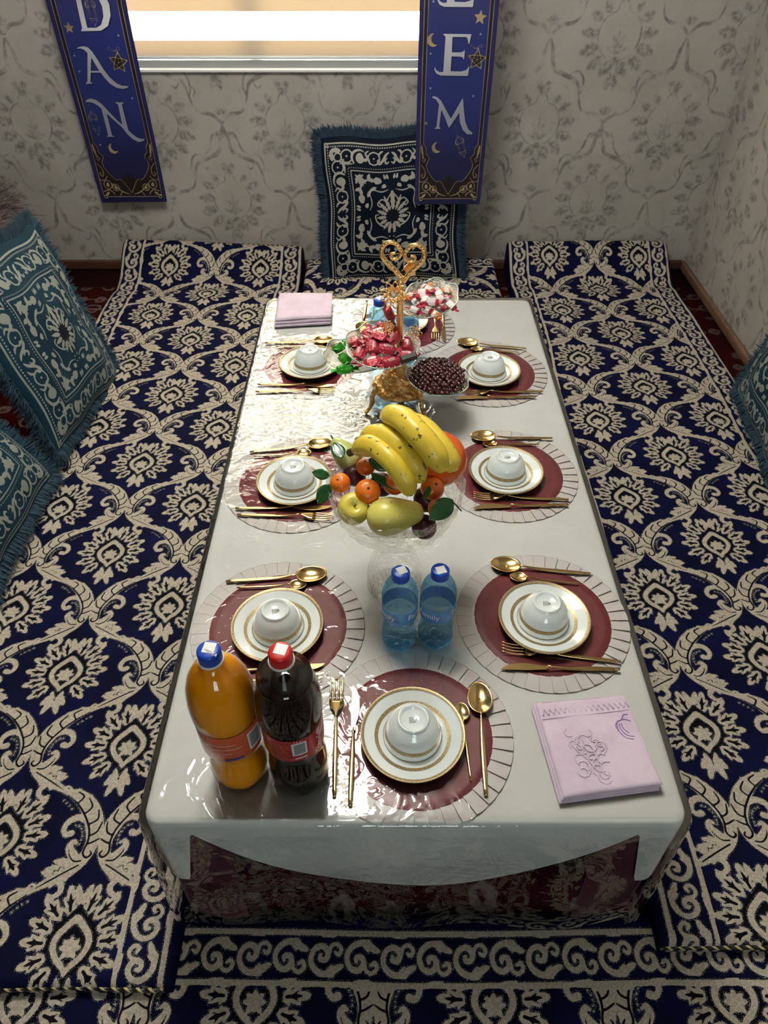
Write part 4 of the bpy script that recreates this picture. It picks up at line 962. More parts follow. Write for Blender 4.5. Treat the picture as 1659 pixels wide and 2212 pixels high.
def fork_tree():
    L = .208; r = empty('dinner_fork', (0, 0, TT), 0, 'x', 'fork', 'gold forks'); handle(MB(), L - .070).build('handle', M['gold_cutlery'], r)
    zc = lambda x: .0087 - .0072 * math.sin(PI * min(1, max(0, (x - (L - .074)) / .074)) * .62) + .004 * max(0, (x - (L - .03)) / .03) ** 2
    mb = MB(); xs = np.linspace(L - .073, L - .043, 8); wd = [.0022, .0026, .004, .0075, .0105, .0118, .0120, .0120]
    v = []
    for x, w in zip(xs, wd):
        for y in (-w, -w * .4, w * .4, w): v.append((x, y, zc(x)))
    mb.add(v, gridquads(8, 4)); o = mb.build('head', M['gold_cutlery'], r); m = o.modifiers.new('thickness', 'SOLIDIFY'); m.thickness = .0014; m.offset = 0
    mt = MB(); xs = np.linspace(L - .044, L, 7); mt.tube([(x, 0, zc(x)) for x in xs], [.0018, .0018, .0017, .0016, .0014, .0012, .0006], 6, .5); me = mt.mesh('tine'); me.materials.append(M['gold_cutlery'])
    for y in (-.0099, -.0033, .0033, .0099): obj('tine', me, M['gold_cutlery'], r, (0, y, 0))
    return r
def knife_tree():
    L = .212; r = empty('table_knife', (0, 0, TT), 0, 'x', 'knife', 'gold knives'); handle(MB(), L - .085, .0024, 1.05).build('handle', M['gold_cutlery'], r)
    up = [(L - .088, .0036), (L - .06, .0048), (L - .03, .0050), (L - .004, .0044)]; lo = [(L - .004, .0040), (L - .014, -.0030), (L - .030, -.0075), (L - .050, -.0085), (L - .066, -.0066), (L - .076, -.0040), (L - .088, -.0034)]
    pts = np.vstack([np.array(up), cr(lo, 4)]); n = len(pts)
    v = [(x, y, .0020) for x, y in pts] + [(x, y, .0034) for x, y in pts]
    f = [tuple(range(n, 2 * n)), tuple(range(n))[::-1]] + [(i, (i + 1) % n, n + (i + 1) % n, n + i) for i in range(n)]
    MB().add(v, f).build('blade', M['gold_cutlery'], r, smooth=False, bevel=.0004); return r
KINDS = {'fork': fork_tree(), 'knife': knife_tree(), 'spoon': spoon_tree('table_spoon', .196, .030, .0205, 'gold table spoons'), 'teaspoon': spoon_tree('tea_spoon', .134, .0165, .0125, 'gold teaspoons')}
LEN = {'fork': .208, 'knife': .212, 'spoon': .196, 'teaspoon': .134}
CUT = {  # head position, tail position
 'near end': {'fork': ((-.081, .688), (-.075, .474)), 'knife': ((-.049, .678), (-.051, .468)), 'spoon': ((.162, .678), (.154, .475)), 'teaspoon': ((.128, .640), (.134, .504))},
 'left near': {'spoon': ((-.112, .925), (-.299, .908)), 'teaspoon': ((-.150, .899), (-.272, .892)), 'knife': ((-.099, .714), (-.306, .702)), 'fork': ((-.106, .690), (-.305, .680))},
 'right near': {'spoon': ((.211, .951), (.401, .928)), 'teaspoon': ((.246, .920), (.372, .903)), 'fork': ((.210, .753), (.410, .723)), 'knife': ((.199, .711), (.409, .707))},
 'left middle': {'spoon': ((-.122, 1.338), (-.305, 1.308)), 'teaspoon': ((-.171, 1.303), (-.296, 1.291)), 'knife': ((-.108, 1.117), (-.314, 1.114)), 'fork': ((-.106, 1.088), (-.304, 1.094))},
 'right middle': {'spoon': ((.208, 1.361), (.394, 1.359)), 'teaspoon': ((.235, 1.335), (.362, 1.335)), 'fork': ((.195, 1.155), (.396, 1.142)), 'knife': ((.187, 1.117), (.395, 1.126))},
 'left far': {'spoon': ((-.142, 1.809), (-.313, 1.799)), 'teaspoon': ((-.172, 1.784), (-.300, 1.778)), 'knife': ((-.121, 1.582), (-.327, 1.588)), 'fork': ((-.126, 1.560), (-.319, 1.555))},
 'right far': {'spoon': ((.207, 1.799), (.391, 1.769)), 'teaspoon': ((.245, 1.766), (.372, 1.748)), 'fork': ((.205, 1.550), (.402, 1.556)), 'knife': ((.180, 1.525), (.385, 1.533))},
 'far end': {'spoon': ((-.067, 1.850), (-.054, 2.040)), 'teaspoon': ((-.042, 1.875), (-.032, 2.000)), 'fork': ((.147, 1.812), (.157, 2.020)), 'knife': ((.172, 1.800), (.180, 2.010))},
}
used = set()
for k, d in CUT.items():
    for kind, (h, tl) in d.items():
        o = KINDS[kind] if kind not in used else copy_tree(KINDS[kind]); used.add(kind)
        an = math.atan2(h[1] - tl[1], h[0] - tl[0]); o.location = (h[0] - LEN[kind] * math.cos(an), h[1] - LEN[kind] * math.sin(an), TT + .0006); o.rotation_euler = (0, 0, an)
        o['label'] = f'gold {kind} at the {k} place setting'
# folded lilac towels
def towel(label, q, layers=3, th=.0052, stitch=True):
    q = np.array(q); c = q.mean(0); r = empty('folded_towel', (c[0], c[1], TT), 0, label, 'towel', 'folded lilac towels')
    def bil(a, b): return (q[3] * (1 - a)[..., None] + q[2] * a[..., None]) * (1 - b)[..., None] + (q[0] * (1 - a)[..., None] + q[1] * a[..., None]) * b[..., None] - c
    for L in range(layers):
        n = 46; g = np.linspace(0, 1, n); A, B = np.meshgrid(g, g); sh = np.array([-.002 * (layers - 1 - L), .0015 * L])
        P = bil(A, B) * (1 - .010 * L) + sh; ed = np.minimum(np.minimum(A, 1 - A) * 16, np.minimum(B * (40 if L else 40), (1 - B) * 16)); rd = np.sqrt(np.clip(1 - (1 - np.clip(ed, 0, 1)) ** 2, 0, 1))
        wob = .0009 * np.sin(A * 9 + L * 2) * np.sin(B * 7 + L); z0 = L * th
        top = np.concatenate([P, (z0 + th * (.5 + .5 * rd) + wob + (.0012 * np.sin(B * 3 + A * 2)))[..., None]], -1); bt = np.concatenate([P, (z0 + th * (.5 - .5 * rd) + (wob if L else 0))[..., None]], -1)
        v = np.concatenate([top.reshape(-1, 3), bt.reshape(-1, 3)]); f = np.concatenate([gridquads(n, n), gridquads(n, n)[:, ::-1] + n * n])
        b = np.concatenate([np.arange(n - 1), np.arange(n - 1) * n + n - 1, (n * n - 1) - np.arange(n - 1), (n * n - n) - np.arange(n - 1) * n]); b2 = np.roll(b, -1)
        f = np.concatenate([f, np.stack([b2, b, b + n * n, b2 + n * n], -1)])
        obj('fold', mesh_np('fold', v, f), M['lilac'], r)
    zt = layers * th + .0006
    def strokes(name, curves, rad, mat):
        mb = MB()
        for cv in curves:
            p = cr(cv, 5); w = bil(p[:, 0], p[:, 1]) * .98; mb.tube([(x, y, zt + .0014 * math.sin(bb * 3 + aa * 2)) for (x, y), (aa, bb) in zip(w, p)], rad, 6, .6)
        mb.build(name, mat, r)
    if stitch:
        strokes('hem', [[(.02, .82), (.5, .825), (.985, .835)]], .0009, M['lilac'])
        strokes('embroidery', [[(.80, .70), (.78, .62), (.82, .53), (.90, .50)], [(.82, .69), (.81, .62), (.85, .55), (.92, .53)], [(.84, .69), (.84, .63), (.88, .57)], [(.80, .71), (.88, .73), (.95, .70)], [(.86, .73), (.90, .78), (.95, .78)], [(.79, .70), (.77, .66), (.78, .60)]], .0008, M['lilac_stitch'])
        R = np.random.default_rng(3); cv = []
        for i in range(26):
            x, y, s0 = R.uniform(.25, .55), R.uniform(.12, .66), R.uniform(.03, .08); a = R.uniform(0, 6)
            cv.append([(x + s0 * math.cos(a + t), y + s0 * math.sin(a + t)) for t in (0, .8, 1.6, 2.6, 3.4)])
        for i in range(16): cv.append([(.04 + i * .06, .86), (.07 + i * .06, .93), (.10 + i * .06, .87)])
        strokes('raised_motif', cv, .0012, M['lilac']); r.children[-1]['kind'] = 'stuff'
towel('lilac folded hand towel with violet embroidery near the table corner', [(.249, .632), (.403, .649), (.424, .490), (.267, .469)])
towel('lilac folded hand towel on the far left table corner', [(-.325, 2.058), (-.158, 2.058), (-.152, 1.905), (-.319, 1.885)], 3, .009, False)
# ================================================================ BOTTLES
def glossy_liquid(name, col, trans, rough=.03, **kw):
    t = NT(name); return t.done(t.principled(col, rough, 0, Transmission_Weight=trans, IOR=1.34, Coat_Weight=.6, Coat_Roughness=.02, **kw))
M['orange_drink'] = glossy_liquid('orange_soda', (1.0, .35, .004), .0, Subsurface_Weight=.6, Subsurface_Radius=(.08, .035, .004), Subsurface_Scale=.22)
M['cola_drink'] = glossy_liquid('cola', (.012, .006, .004), .05)
M['cap_blue'] = simple('blue_cap', (.005, .055, .42), .35); M['cap_red'] = simple('red_cap', (.55, .008, .012), .35)
M['pet'] = clear_sheet('clear_pet', (.995, .995, .99), 1.35, .6, .03)
M['pet_ring'] = simple('clear_neck_ring', (.7, .66, .6), .2)
M['sticker'] = simple('white_sticker', (.78, .78, .76), .5)
M['ink_white'] = simple('white_print', (.72, .68, .68), .5); M['ink_grey'] = simple('grey_print', (.22, .24, .25), .4); M['ink_blue'] = simple('navy_print', (.03, .04, .22), .5)
def label_mat(name, col, col2, alpha=1.0):
    t = NT(name); vec = t.coord('Object'); n = t.ramp(t.noise(260, 2, .5, 0, vec=t.coord('Object', (1, 1, 2.5))), .56, .62)
    sep = t.n('ShaderNodeSeparateXYZ'); t.l(vec, sep.inputs[0])
    bs = t.principled(t.mix(t.math('MULTIPLY', n, .18), col, col2), .25, 0, Coat_Weight=.4)
    if alpha >= 1: return t.done(bs)
    tr = t.n('ShaderNodeBsdfTransparent'); mx = t.n('ShaderNodeMixShader'); mx.inputs[0].default_value = alpha; t.l(tr.outputs[0], mx.inputs[1]); t.l(bs, mx.inputs[2]); return t.done(mx.outputs[0])
M['label_orange'] = label_mat('orange_red_label', (.62, .085, .020), (.80, .45, .36)); M['label_red'] = label_mat('red_label', (.34, .008, .012), (.62, .30, .32)); M['label_red2'] = simple('bright_red_label', (.42, .006, .010), .25)
def wrap(mb, verts, faces, R, ang, z, rot=0, sc=1.0):
    c, s_ = math.cos(rot), math.sin(rot); v = []
    for (x, y, *_) in verts:
        X, Y = (x * c - y * s_) * sc, (x * s_ + y * c) * sc; a = ang + X / R; v.append((R * math.cos(a), R * math.sin(a), z + Y))
    return mb.add(v, faces)
def patch(R, a0, a1, z0, z1, n=16):
    v = [(R * math.cos(a), R * math.sin(a), z) for z in (z0, z1) for a in np.linspace(a0, a1, n)]; return MB().add(v, gridquads(2, n))
def cyl_label(parent, name, mat, prof, a0=0, a1=2 * PI):
    n = 64; v = [(r * math.cos(a), r * math.sin(a), z) for r, z in prof for a in np.linspace(a0, a1, n)]; return MB().add(v, gridquads(len(prof), n)).build(name, mat, parent)
def cap(parent, mat, r, z0, h, rot, tilt=.0, offset=(0, 0)):
    n = 60; m = MB().lathe([(.0005, h), (r * .80, h), (r * .93, h - .0012), (r, h - .003), (r, .0045), (r * .975, .004), (r * 1.01, .0032), (r * 1.01, 0), (r * .8, 0)], n, 0, 0, z0, lambda rr, z, a: (rr * (1 + .012 * math.cos(30 * a) * (1 if .004 < z < h - .0025 else 0)), z))
    c = m.build('cap', mat, parent); s_ = r * .52
    MB().box(-s_, s_, -s_, s_, 0, .0004).build('sticker', M['sticker'], c, smooth=False, bevel=.0015, loc=(offset[0], offset[1], z0 + h + .0001)).rotation_euler = (0, 0, rot)
    return c
CONT = [(.0005, .006), (.018, .004), (.034, .0), (.041, .006), (.0450, .020), (.0455, .045), (.0440, .066), (.0405, .085), (.0395, .095), (.0405, .104), (.0425, .112), (.0432, .116), (.0432, .172), (.0450, .180), (.0462, .195), (.0462, .212), (.0440, .235), (.0385, .256), (.0305, .272), (.0220, .283), (.0165, .289), (.0140, .292), (.0135, .300)]
CONT_O = [(.0005, .006), (.018, .004), (.034, .0), (.040, .006), (.0440, .020), (.0445, .040), (.0420, .062), (.0390, .078), (.0400, .092), (.0430, .103), (.0445, .110), (.0445, .168), (.0462, .178), (.0470, .196), (.0465, .214), (.0440, .236), (.0385, .256), (.0305, .271), (.0220, .280), (.0165, .285), (.0140, .288), (.0135, .296)]
def petal(r, z, a): return (r, z + (.0065 * max(0, math.cos(5 * a)) * 0 if z > .02 else .005 * (.5 - .5 * math.cos(5 * a)) * (1 if r > .02 else 0)))
def big_bottle(loc, label, prof, drink, capm, lab, lz, rot, fill):
    r = empty('drink_bottle', (*loc, TT), 0, label, 'bottle', 'large soft drink bottles')
    MB().lathe(prof, 56, mod=petal).build('body', M['pet'], r)
    lp = [(max(.0004, rr - .0012), z + .001) for rr, z in prof if z < fill]; MB().lathe(lp + [(lp[-1][0] * .97, fill), (.0005, fill)], 56, mod=petal).build('drink', drink, r)
    ht = prof[-1][1]; MB().lathe([(.0135, ht - .003), (.0172, ht - .002), (.0172, ht + .0005), (.0135, ht + .001)], 40).build('neck_ring', M['pet_ring'], r)
    cap(r, capm, .0152, ht + .001, .019, rot, 0, (.001, .002)); R = max(rr for rr, z in prof if lz[0] - .001 <= z <= lz[1] + .001) + .0008
    lb = cyl_label(r, 'label', lab, [(R - .0003, lz[0]), (R, lz[0] + .001), (R, lz[1] - .001), (R - .0003, lz[1])])
    return r, lb, R
b1, lb, R = big_bottle((-.221, .527), 'large bottle of orange soda with a blue cap at the near left corner', CONT_O, M['orange_drink'], M['cap_blue'], M['label_orange'], (.108, .172), -.15, .287)
patch(R + .0003, -.72, -.30, .124, .158).build('barcode', M['ink_grey'], lb); patch(R + .00025, -.78, -.24, .120, .162).build('barcode_panel', M['ink_white'], lb)
patch(R + .0003, -1.62, -1.02, .112, .117).build('print_bar', M['ink_blue'], lb)
for i, (a0, a1, z) in enumerate([(-2.6, -1.2, .152), (-2.7, -1.0, .141), (-2.7, -1.7, .130), (-1.65, -1.35, .130), (-2.5, -1.9, .119)]): patch(R + .0003, a0, a1, z, z + .0011).build('print_line', M['ink_white'], lb)
v, f = text_faces('FANTA', .008); mk = MB().add([(x * .8, y * .8, 0) for x, y, *_ in v], f).build('lettering', M['ink_white'], [c for c in b1.children if c.name.startswith('cap')][0], loc=(.004, -.0055, .3165)); mk.rotation_euler = (0, 0, -.5)
b2, lb, R = big_bottle((-.130, .522), 'large bottle of dark cola with a red cap beside the orange soda', CONT, M['cola_drink'], M['cap_red'], M['label_red'], (.116, .172), -.25, .270)
patch(R + .0003, -1.42, -1.05, .136, .162).build('barcode', M['ink_grey'], lb); patch(R + .00025, -1.48, -1.00, .133, .165).build('barcode_panel', M['ink_white'], lb)
patch(R + .00022, -1.0, -.72, .1165, .1715).build('stripe', M['label_red2'], lb)
v, f = text_faces('Coca-Cola', .012); wrap(MB(), v, f, R + .0005, -.52, .144, PI / 2).build('lettering', M['ink_white'], lb)
v, f = text_faces('1.5 L', .006); wrap(MB(), v, f, R + .0005, -1.28, .168).build('lettering', M['ink_white'], lb)
for z in (.160, .156, .152, .148, .144, .140, .136, .132, .128, .124): patch(R + .0003, -2.5, -1.62, z, z + .0012).build('print_line', M['label_orange'], lb)
patch(R + .0003, -1.42, -1.05, .124, .1262).build('print_line', M['ink_white'], lb)
# small water bottles
def water_mat():
    t = NT('water_in_clear_bottle'); g = t.n('ShaderNodeBsdfGlass'); t.set(g.inputs[0], (.80, .95, 1.0)); g.inputs['Roughness'].default_value = .01; g.inputs['IOR'].default_value = 1.28
    tr = t.n('ShaderNodeBsdfTransparent'); t.set(tr.inputs[0], (.56, .82, 1.0)); mx = t.n('ShaderNodeMixShader'); mx.inputs[0].default_value = .22; t.l(tr.outputs[0], mx.inputs[1]); t.l(g.outputs[0], mx.inputs[2])
    return t.done(mx.outputs[0])
M['water'] = water_mat()
M['label_blue'] = label_mat('clear_blue_label', (.04, .22, .62), (.5, .65, .85), .72)
WPROF = [(.0005, .004), (.014, .003), (.024, .0), (.0285, .005), (.0305, .014), (.0305, .030), (.0285, .044), (.0262, .056), (.0258, .062), (.0275, .070), (.0295, .077), (.0300, .081), (.0300, .112), (.0308, .117), (.0308, .132), (.0285, .146), (.0235, .158), (.0180, .165), (.0150, .169), (.0142, .173)]
def wmod(r, z, a):
    k = .0012 * math.cos(9 * a + 60 * z) * (1 if .015 < z < .06 else 0) - .0010 * (1 if abs(z - .0745) < .003 or abs(z - .114) < .0025 else 0)
    return (r + k, z + (.004 * (.5 - .5 * math.cos(5 * a)) if z < .01 and r > .01 else 0))
water = empty('water_bottle', (0, 0, TT), 0, 'x', 'bottle', 'small blue-capped water bottles')
pr = [tuple(x) for x in cr(WPROF, 3)]
MB().lathe(pr + [(.0142, .176), (.0005, .176)], 56, mod=wmod).build('body', M['water'], water)
cap(water, M['cap_blue'], .0152, .172, .0165, .35, 0, (.002, .001))
wl = cyl_label(water, 'label', M['label_blue'], [(.0304, .0812), (.0308, .082), (.0308, .111), (.0304, .1118)])
for ang in (-.55, 1.55, 3.65):
    v, f = text_faces('Family', .0165); wrap(MB(), v, f, .0311, ang, .098).build('lettering', M['ink_white'], wl)
for ang in (-2.05,):
    for i in range(6): patch(.03105, ang - .30, ang + .28, .088 + .0034 * i, .0888 + .0034 * i).build('print_line', M['ink_blue'] if i < 3 else M['ink_grey'], wl)
for i, (x, y, rz, lab) in enumerate([(.027, .770, .10, 'small water bottle with blue cap in front of the fruit bowl, left one'), (.092, .774, -1.62, 'small water bottle with blue cap in front of the fruit bowl, right one'),
                                     (-.012, 1.700, .3, 'small water bottle behind the candy stand, left of its stem'), (.062, 1.715, 1.3, 'small water bottle behind the candy stand, hidden by its stem')]):
    o = water if i == 0 else copy_tree(water); o.location = (x, y, TT + .0005); o.rotation_euler = (0, 0, rz); o['label'] = lab

# ================================================================ FRUIT BOWL
FB = (.020, .903)
def crystal_mat():
    t = NT('cut_crystal'); v = t.coord('Object'); vo = t.voronoi(95, 'DISTANCE_TO_EDGE', vec=v); h = t.math('MINIMUM', vo, .12)
    n = t.bump(h, .9, .02); g = t.n('ShaderNodeBsdfGlass'); g.inputs['IOR'].default_value = 1.42; g.inputs['Roughness'].default_value = .02; t.set(g.inputs[0], (.97, .98, .975)); t.l(n, g.inputs['Normal'])
    tr = t.n('ShaderNodeBsdfTransparent'); t.set(tr.inputs[0], (.975, .98, .975)); mx = t.n('ShaderNodeMixShader'); mx.inputs[0].default_value = .24; t.l(tr.outputs[0], mx.inputs[1]); t.l(g.outputs[0], mx.inputs[2])
    return t.done(mx.outputs[0])
M['crystal'] = crystal_mat()
fb = empty('fruit_bowl', (*FB, TT), 0, 'cut crystal pedestal bowl heaped with fruit in the middle of the table', 'bowl')
def oct_rim(r, z, a):
    u = (a + PI / 2) / (PI / 4); q = abs(u - round(u)) * 2                      # 0 at the corner points of the scalloped rim
    k = max(0, (z - .19) / .07); return (r * (1 - .020 * k * q), z + .014 * k * (1 - q) - .004 * k)
def cut_mod(r, z, a):
    r2, z2 = oct_rim(r, z, a); k = .0026 * math.cos(24 * a) * math.cos(z * 2 * PI / .030) if .155 < z < .238 and r > .035 else 0
    return (r2 + k, z2)
bp = [tuple(q) for q in cr([(.0005, .150), (.030, .152), (.062, .163), (.088, .182), (.104, .208), (.113, .236), (.117, .256)], 5)]
MB().lathe(bp, 96, mod=cut_mod).build('basin', M['crystal'], fb, smooth=False)
MB().lathe([(.1120, .238), (.1135, .240), (.1165, .250), (.1185, .2575), (.1160, .2600), (.1125, .2560), (.1085, .244), (.1120, .238)], 64, mod=oct_rim).build('rim', M['crystal'], fb, smooth=False)
MB().lathe([(.0005, .0), (.050, .0), (.053, .003), (.053, .006), (.051, .012), (.0525, .030), (.050, .052), (.043, .078), (.036, .104), (.031, .126), (.030, .140), (.036, .150), (.0005, .149)], 48, mod=lambda r, z, a: (r * (1 + .018 * math.cos(8 * a) * (1 if .02 < z < .13 else 0)), z)).build('pedestal', M['crystal'], fb, smooth=False)
def fruit_mat(name, c1, c2, spot=None, rough=.38, scale=9, pore=260, pstr=.25, thr=.66):
    t = NT(name); c = t.mix(t.ramp(t.noise(scale, 3), .32, .68), c1, c2)
    if spot: c = t.mix(t.ramp(t.noise(85, 3, .6), thr, thr + .05), c, spot)
    return t.done(t.principled(c, rough, 0, Subsurface_Weight=.08, Subsurface_Radius=(.01, .006, .003), Coat_Weight=.15, Normal=t.bump(t.noise(pore, 2), pstr, .0008)))
M['banana'] = fruit_mat('banana_skin', (.80, .57, .040), (.72, .55, .055), (.07, .035, .014), .42, 22, 120, .08, .625)
M['banana_tip'] = simple('banana_tip', (.045, .028, .015), .7); M['tangerine'] = fruit_mat('tangerine_peel', (.80, .19, .006), (.70, .13, .005), None, .36, 12, 420, .5)
M['persimmon'] = fruit_mat('deep_orange_skin', (.62, .085, .008), (.72, .13, .008), None, .22, 9, 200, .05); M['apple'] = fruit_mat('yellow_apple_skin', (.72, .60, .085), (.78, .67, .13), (.45, .35, .06), .3, 8, 300, .05, .70)
M['pear'] = fruit_mat('pear_skin', (.68, .60, .10), (.74, .66, .15), (.42, .34, .07), .38, 10, 350, .15, .66); M['greenpear'] = fruit_mat('pale_green_skin', (.40, .46, .12), (.48, .52, .18), (.22, .24, .06), .4, 10, 300, .1, .64)
M['leaf'] = simple('dark_glossy_leaf', (.020, .090, .022), .25, col2=(.035, .13, .035), nscale=24, Coat_Weight=.4); M['stem'] = simple('woody_stem', (.05, .045, .02), .8)
FG = 'fruit heaped in the crystal bowl'
def banana(label, pts, rad):
    p = cr(pts, 6); n = len(p); t = np.linspace(0, 1, n); r = empty('banana', tuple(p[0]), 0, label, 'banana', FG); P0 = p - p[0]
    rr = rad * np.clip(np.minimum(.42 + 3.6 * t, .40 + 3.4 * (1 - t)), 0, 1) ** .8
    mb = MB(); v = []; seg = 15
    for i in range(n):
        tg = Vector(P0[min(i + 1, n - 1)] - P0[max(i - 1, 0)]).normalized(); a = Vector((0, 0, 1)) - tg * tg.z; a.normalize(); b = tg.cross(a)
        for k in range(seg):
            an = 2 * PI * k / seg; q = rr[i] * (1 + .055 * math.cos(5 * an)); v.append(Vector(P0[i]) + b * q * math.cos(an) + a * q * math.sin(an))
    mb.add(v, gridquads(n, seg, True)); mb.f.append(tuple(range(seg))[::-1]); mb.f.append(tuple((n - 1) * seg + k for k in range(seg))); mb.build('skin', M['banana'], r)
    d0 = Vector(P0[0] - P0[2]).normalized(); d1 = Vector(P0[-1] - P0[-3]).normalized()
    MB().tube([Vector(P0[0]) - d0 * .003, Vector(P0[0]) + d0 * .010, Vector(P0[0]) + d0 * .020], [rad * .42, rad * .34, rad * .38], 8).build('stalk', M['banana_tip'], r)
    MB().tube([Vector(P0[-1]) - d1 * .002, Vector(P0[-1]) + d1 * .003], [rad * .36, rad * .22], 8).build('tip', M['banana_tip'], r)
    return r
def leaf_obj(parent, base, direction, normal, L, W):
    d = Vector(direction).normalized(); n = Vector(normal); n = (n - d * n.dot(d)).normalized(); s_ = d.cross(n); v = []; nl = 11
    for i in range(nl):
        t = i / (nl - 1); w = W * math.sin(PI * t ** .85) ** .8 + .0003; bend = -.12 * L * t * t
        for q in (-1, -.5, 0, .5, 1): v.append(Vector(base) + d * (L * t) + s_ * (w * q) + n * (bend + .12 * W * abs(q)))
    o = MB().add(v, gridquads(nl, 5)).build('leaf', M['leaf'], parent); m = o.modifiers.new('thickness', 'SOLIDIFY'); m.thickness = .0006; return o
def citrus(label, c, rad, mat='tangerine', squash=.86, tilt=(0, 0), name='tangerine', cat='tangerine'):
    r = empty(name, c, 0, label, cat, FG); r.rotation_euler = (tilt[0], tilt[1], 0)
    MB().sphere((0, 0, 0), rad, 28, 18, (1, 1, squash), lambda d: 1 - .10 * max(0, abs(d.z) - .86) / .14 + .006 * math.sin(9 * math.atan2(d.y, d.x))).build('peel', M[mat], r)
    MB().lathe([(.0005, .0012), (rad * .10, .0008), (rad * .13, -.001)], 8, 0, 0, rad * squash * .90).build('calyx', M['stem'], r); return r
banana('front banana of the bunch on top of the fruit bowl', [(-.048, .944, .690), (-.020, .919, .720), (.010, .881, .722), (.031, .861, .702), (.043, .851, .675)], .0186)
banana('middle banana of the bunch on top of the fruit bowl', [(-.035, .968, .695), (-.006, .937, .728), (.025, .900, .736), (.048, .877, .718), (.059, .868, .688)], .0190)
banana('topmost large banana with brown bruises on the fruit bowl', [(.002, .981, .735), (.026, .929, .768), (.051, .887, .770), (.076, .864, .750), (.093, .855, .722)], .0202)
banana('rear banana half hidden behind the bruised one', [(.030, .979, .732), (.061, .927, .752), (.086, .891, .746), (.102, .873, .730), (.110, .865, .712)], .0172)
citrus('large glossy deep orange persimmon at the right of the fruit bowl', (.094, .952, .664), .050, 'persimmon', .92, (.2, .3), 'persimmon', 'persimmon')
t1 = citrus('tangerine with two leaves at the left rim of the fruit bowl', (-.074, .903, .652), .0175, tilt=(.4, -.3))
leaf_obj(t1, (-.016, -.002, .006), (-.75, -.62, -.25), (-.1, -.5, .8), .040, .0125); leaf_obj(t1, (-.014, .012, .010), (-.9, .4, .1), (0, -.4, .9), .034, .009)
citrus('round tangerine above the yellow apple in the fruit bowl', (-.027, .878, .655), .0215, tilt=(.5, .1))
t3 = citrus('tangerine half under the front banana', (.018, .900, .652), .0200)
leaf_obj(t3, (-.040, .012, .014), (.75, -.62, -.05), (.1, -.3, .95), .052, .0085); leaf_obj(t3, (-.044, .040, .020), (.85, -.2, -.1), (-.1, -.6, .8), .050, .015)
citrus('tangerine between the banana tips and the persimmon', (.081, .889, .652), .0205, tilt=(.3, .4))
t5 = citrus('tangerine with a big leaf at the right front of the fruit bowl', (.090, .851, .640), .0185, tilt=(.2, .5))
leaf_obj(t5, (.008, .004, .030), (-.52, -.72, -.35), (-.25, -.55, .8), .052, .0165); leaf_obj(t5, (-.030, .022, .020), (-.15, -.65, -.2), (-.9, -.2, .4), .028, .007)
MB().tube([(.010, .004, .026), (.022, .002, .022), (.032, -.002, .020)], .0012, 6).build('twig', M['stem'], t5)
t6 = citrus('small tangerine behind the dark leaf in the fruit bowl', (-.032, .941, .655), .0165)
leaf_obj(t6, (-.040, .004, .016), (-.35, .65, .35), (.2, -.7, .6), .034, .012)
ap = empty('apple', (-.051, .866, .626), 0, 'yellow apple with its stem end up at the left front of the bowl', 'apple', FG); ap.rotation_euler = (.55, .12, 0)
MB().lathe([(.0005, .0165), (.003, .0175), (.007, .0215), (.014, .0245), (.021, .0215), (.0265, .011), (.0275, 0), (.025, -.012), (.018, -.021), (.009, -.0245), (.003, -.023), (.0005, -.022)], 36).build('skin', M['apple'], ap)
MB().tube([(0, 0, .016), (.001, .0005, .021), (.0025, .001, .0245)], [.0013, .0011, .0014], 6).build('stalk', M['stem'], ap)
pe = empty('pear', (.005, .846, .628), 0, 'large yellow pear lying at the front of the fruit bowl', 'pear', FG); pe.rotation_euler = (0, PI / 2, .22)
MB().lathe([(.0005, -.034), (.006, -.0335), (.016, -.031), (.027, -.021), (.0325, -.006), (.0318, .010), (.027, .026), (.0215, .041), (.0175, .052), (.012, .059), (.005, .0615), (.0005, .0605)], 36).build('skin', M['pear'], pe)
MB().tube([(0, 0, .058), (.002, 0, .068), (.006, .001, .075)], [.0016, .0013, .0018], 6).build('stalk', M['stem'], pe)
gp = empty('pear', (-.064, .978, .646), 0, 'pale green pear at the back left of the fruit bowl', 'pear', FG); gp.rotation_euler = (-.9, -.5, .5)
MB().lathe([(.0005, -.026), (.012, -.024), (.022, -.014), (.0245, 0), (.021, .014), (.015, .028), (.010, .038), (.004, .042), (.0005, .0415)], 28).build('skin', M['greenpear'], gp)
MB().tube([(0, 0, .040), (.002, 0, .050)], [.0014, .0016], 6).build('stalk', M['stem'], gp)
for lab, c, rd in (('dark red plum under the big leaf at the front of the bowl', (.068, .852, .598), .022), ('dark red plum under the tangerines in the bowl', (-.004, .925, .628), .022), ('dark red plum below the pale green pear', (-.052, .950, .628), .021), ('dark red plum low in the right of the bowl', (.075, .915, .605), .024)):
    pm = empty('plum', c, 0, lab, 'plum', FG); MB().sphere((0, 0, 0), rd, 20, 14, (1, 1, .95), lambda d: 1 - .04 * max(0, 1 - abs(math.atan2(d.y, d.x)) * 3)).build('skin', M['plum'], pm)
    MB().lathe([(.0005, -.001), (.002, 0), (.0025, .001)], 8, 0, 0, rd * .94).build('stalk', M['stem'], pm)

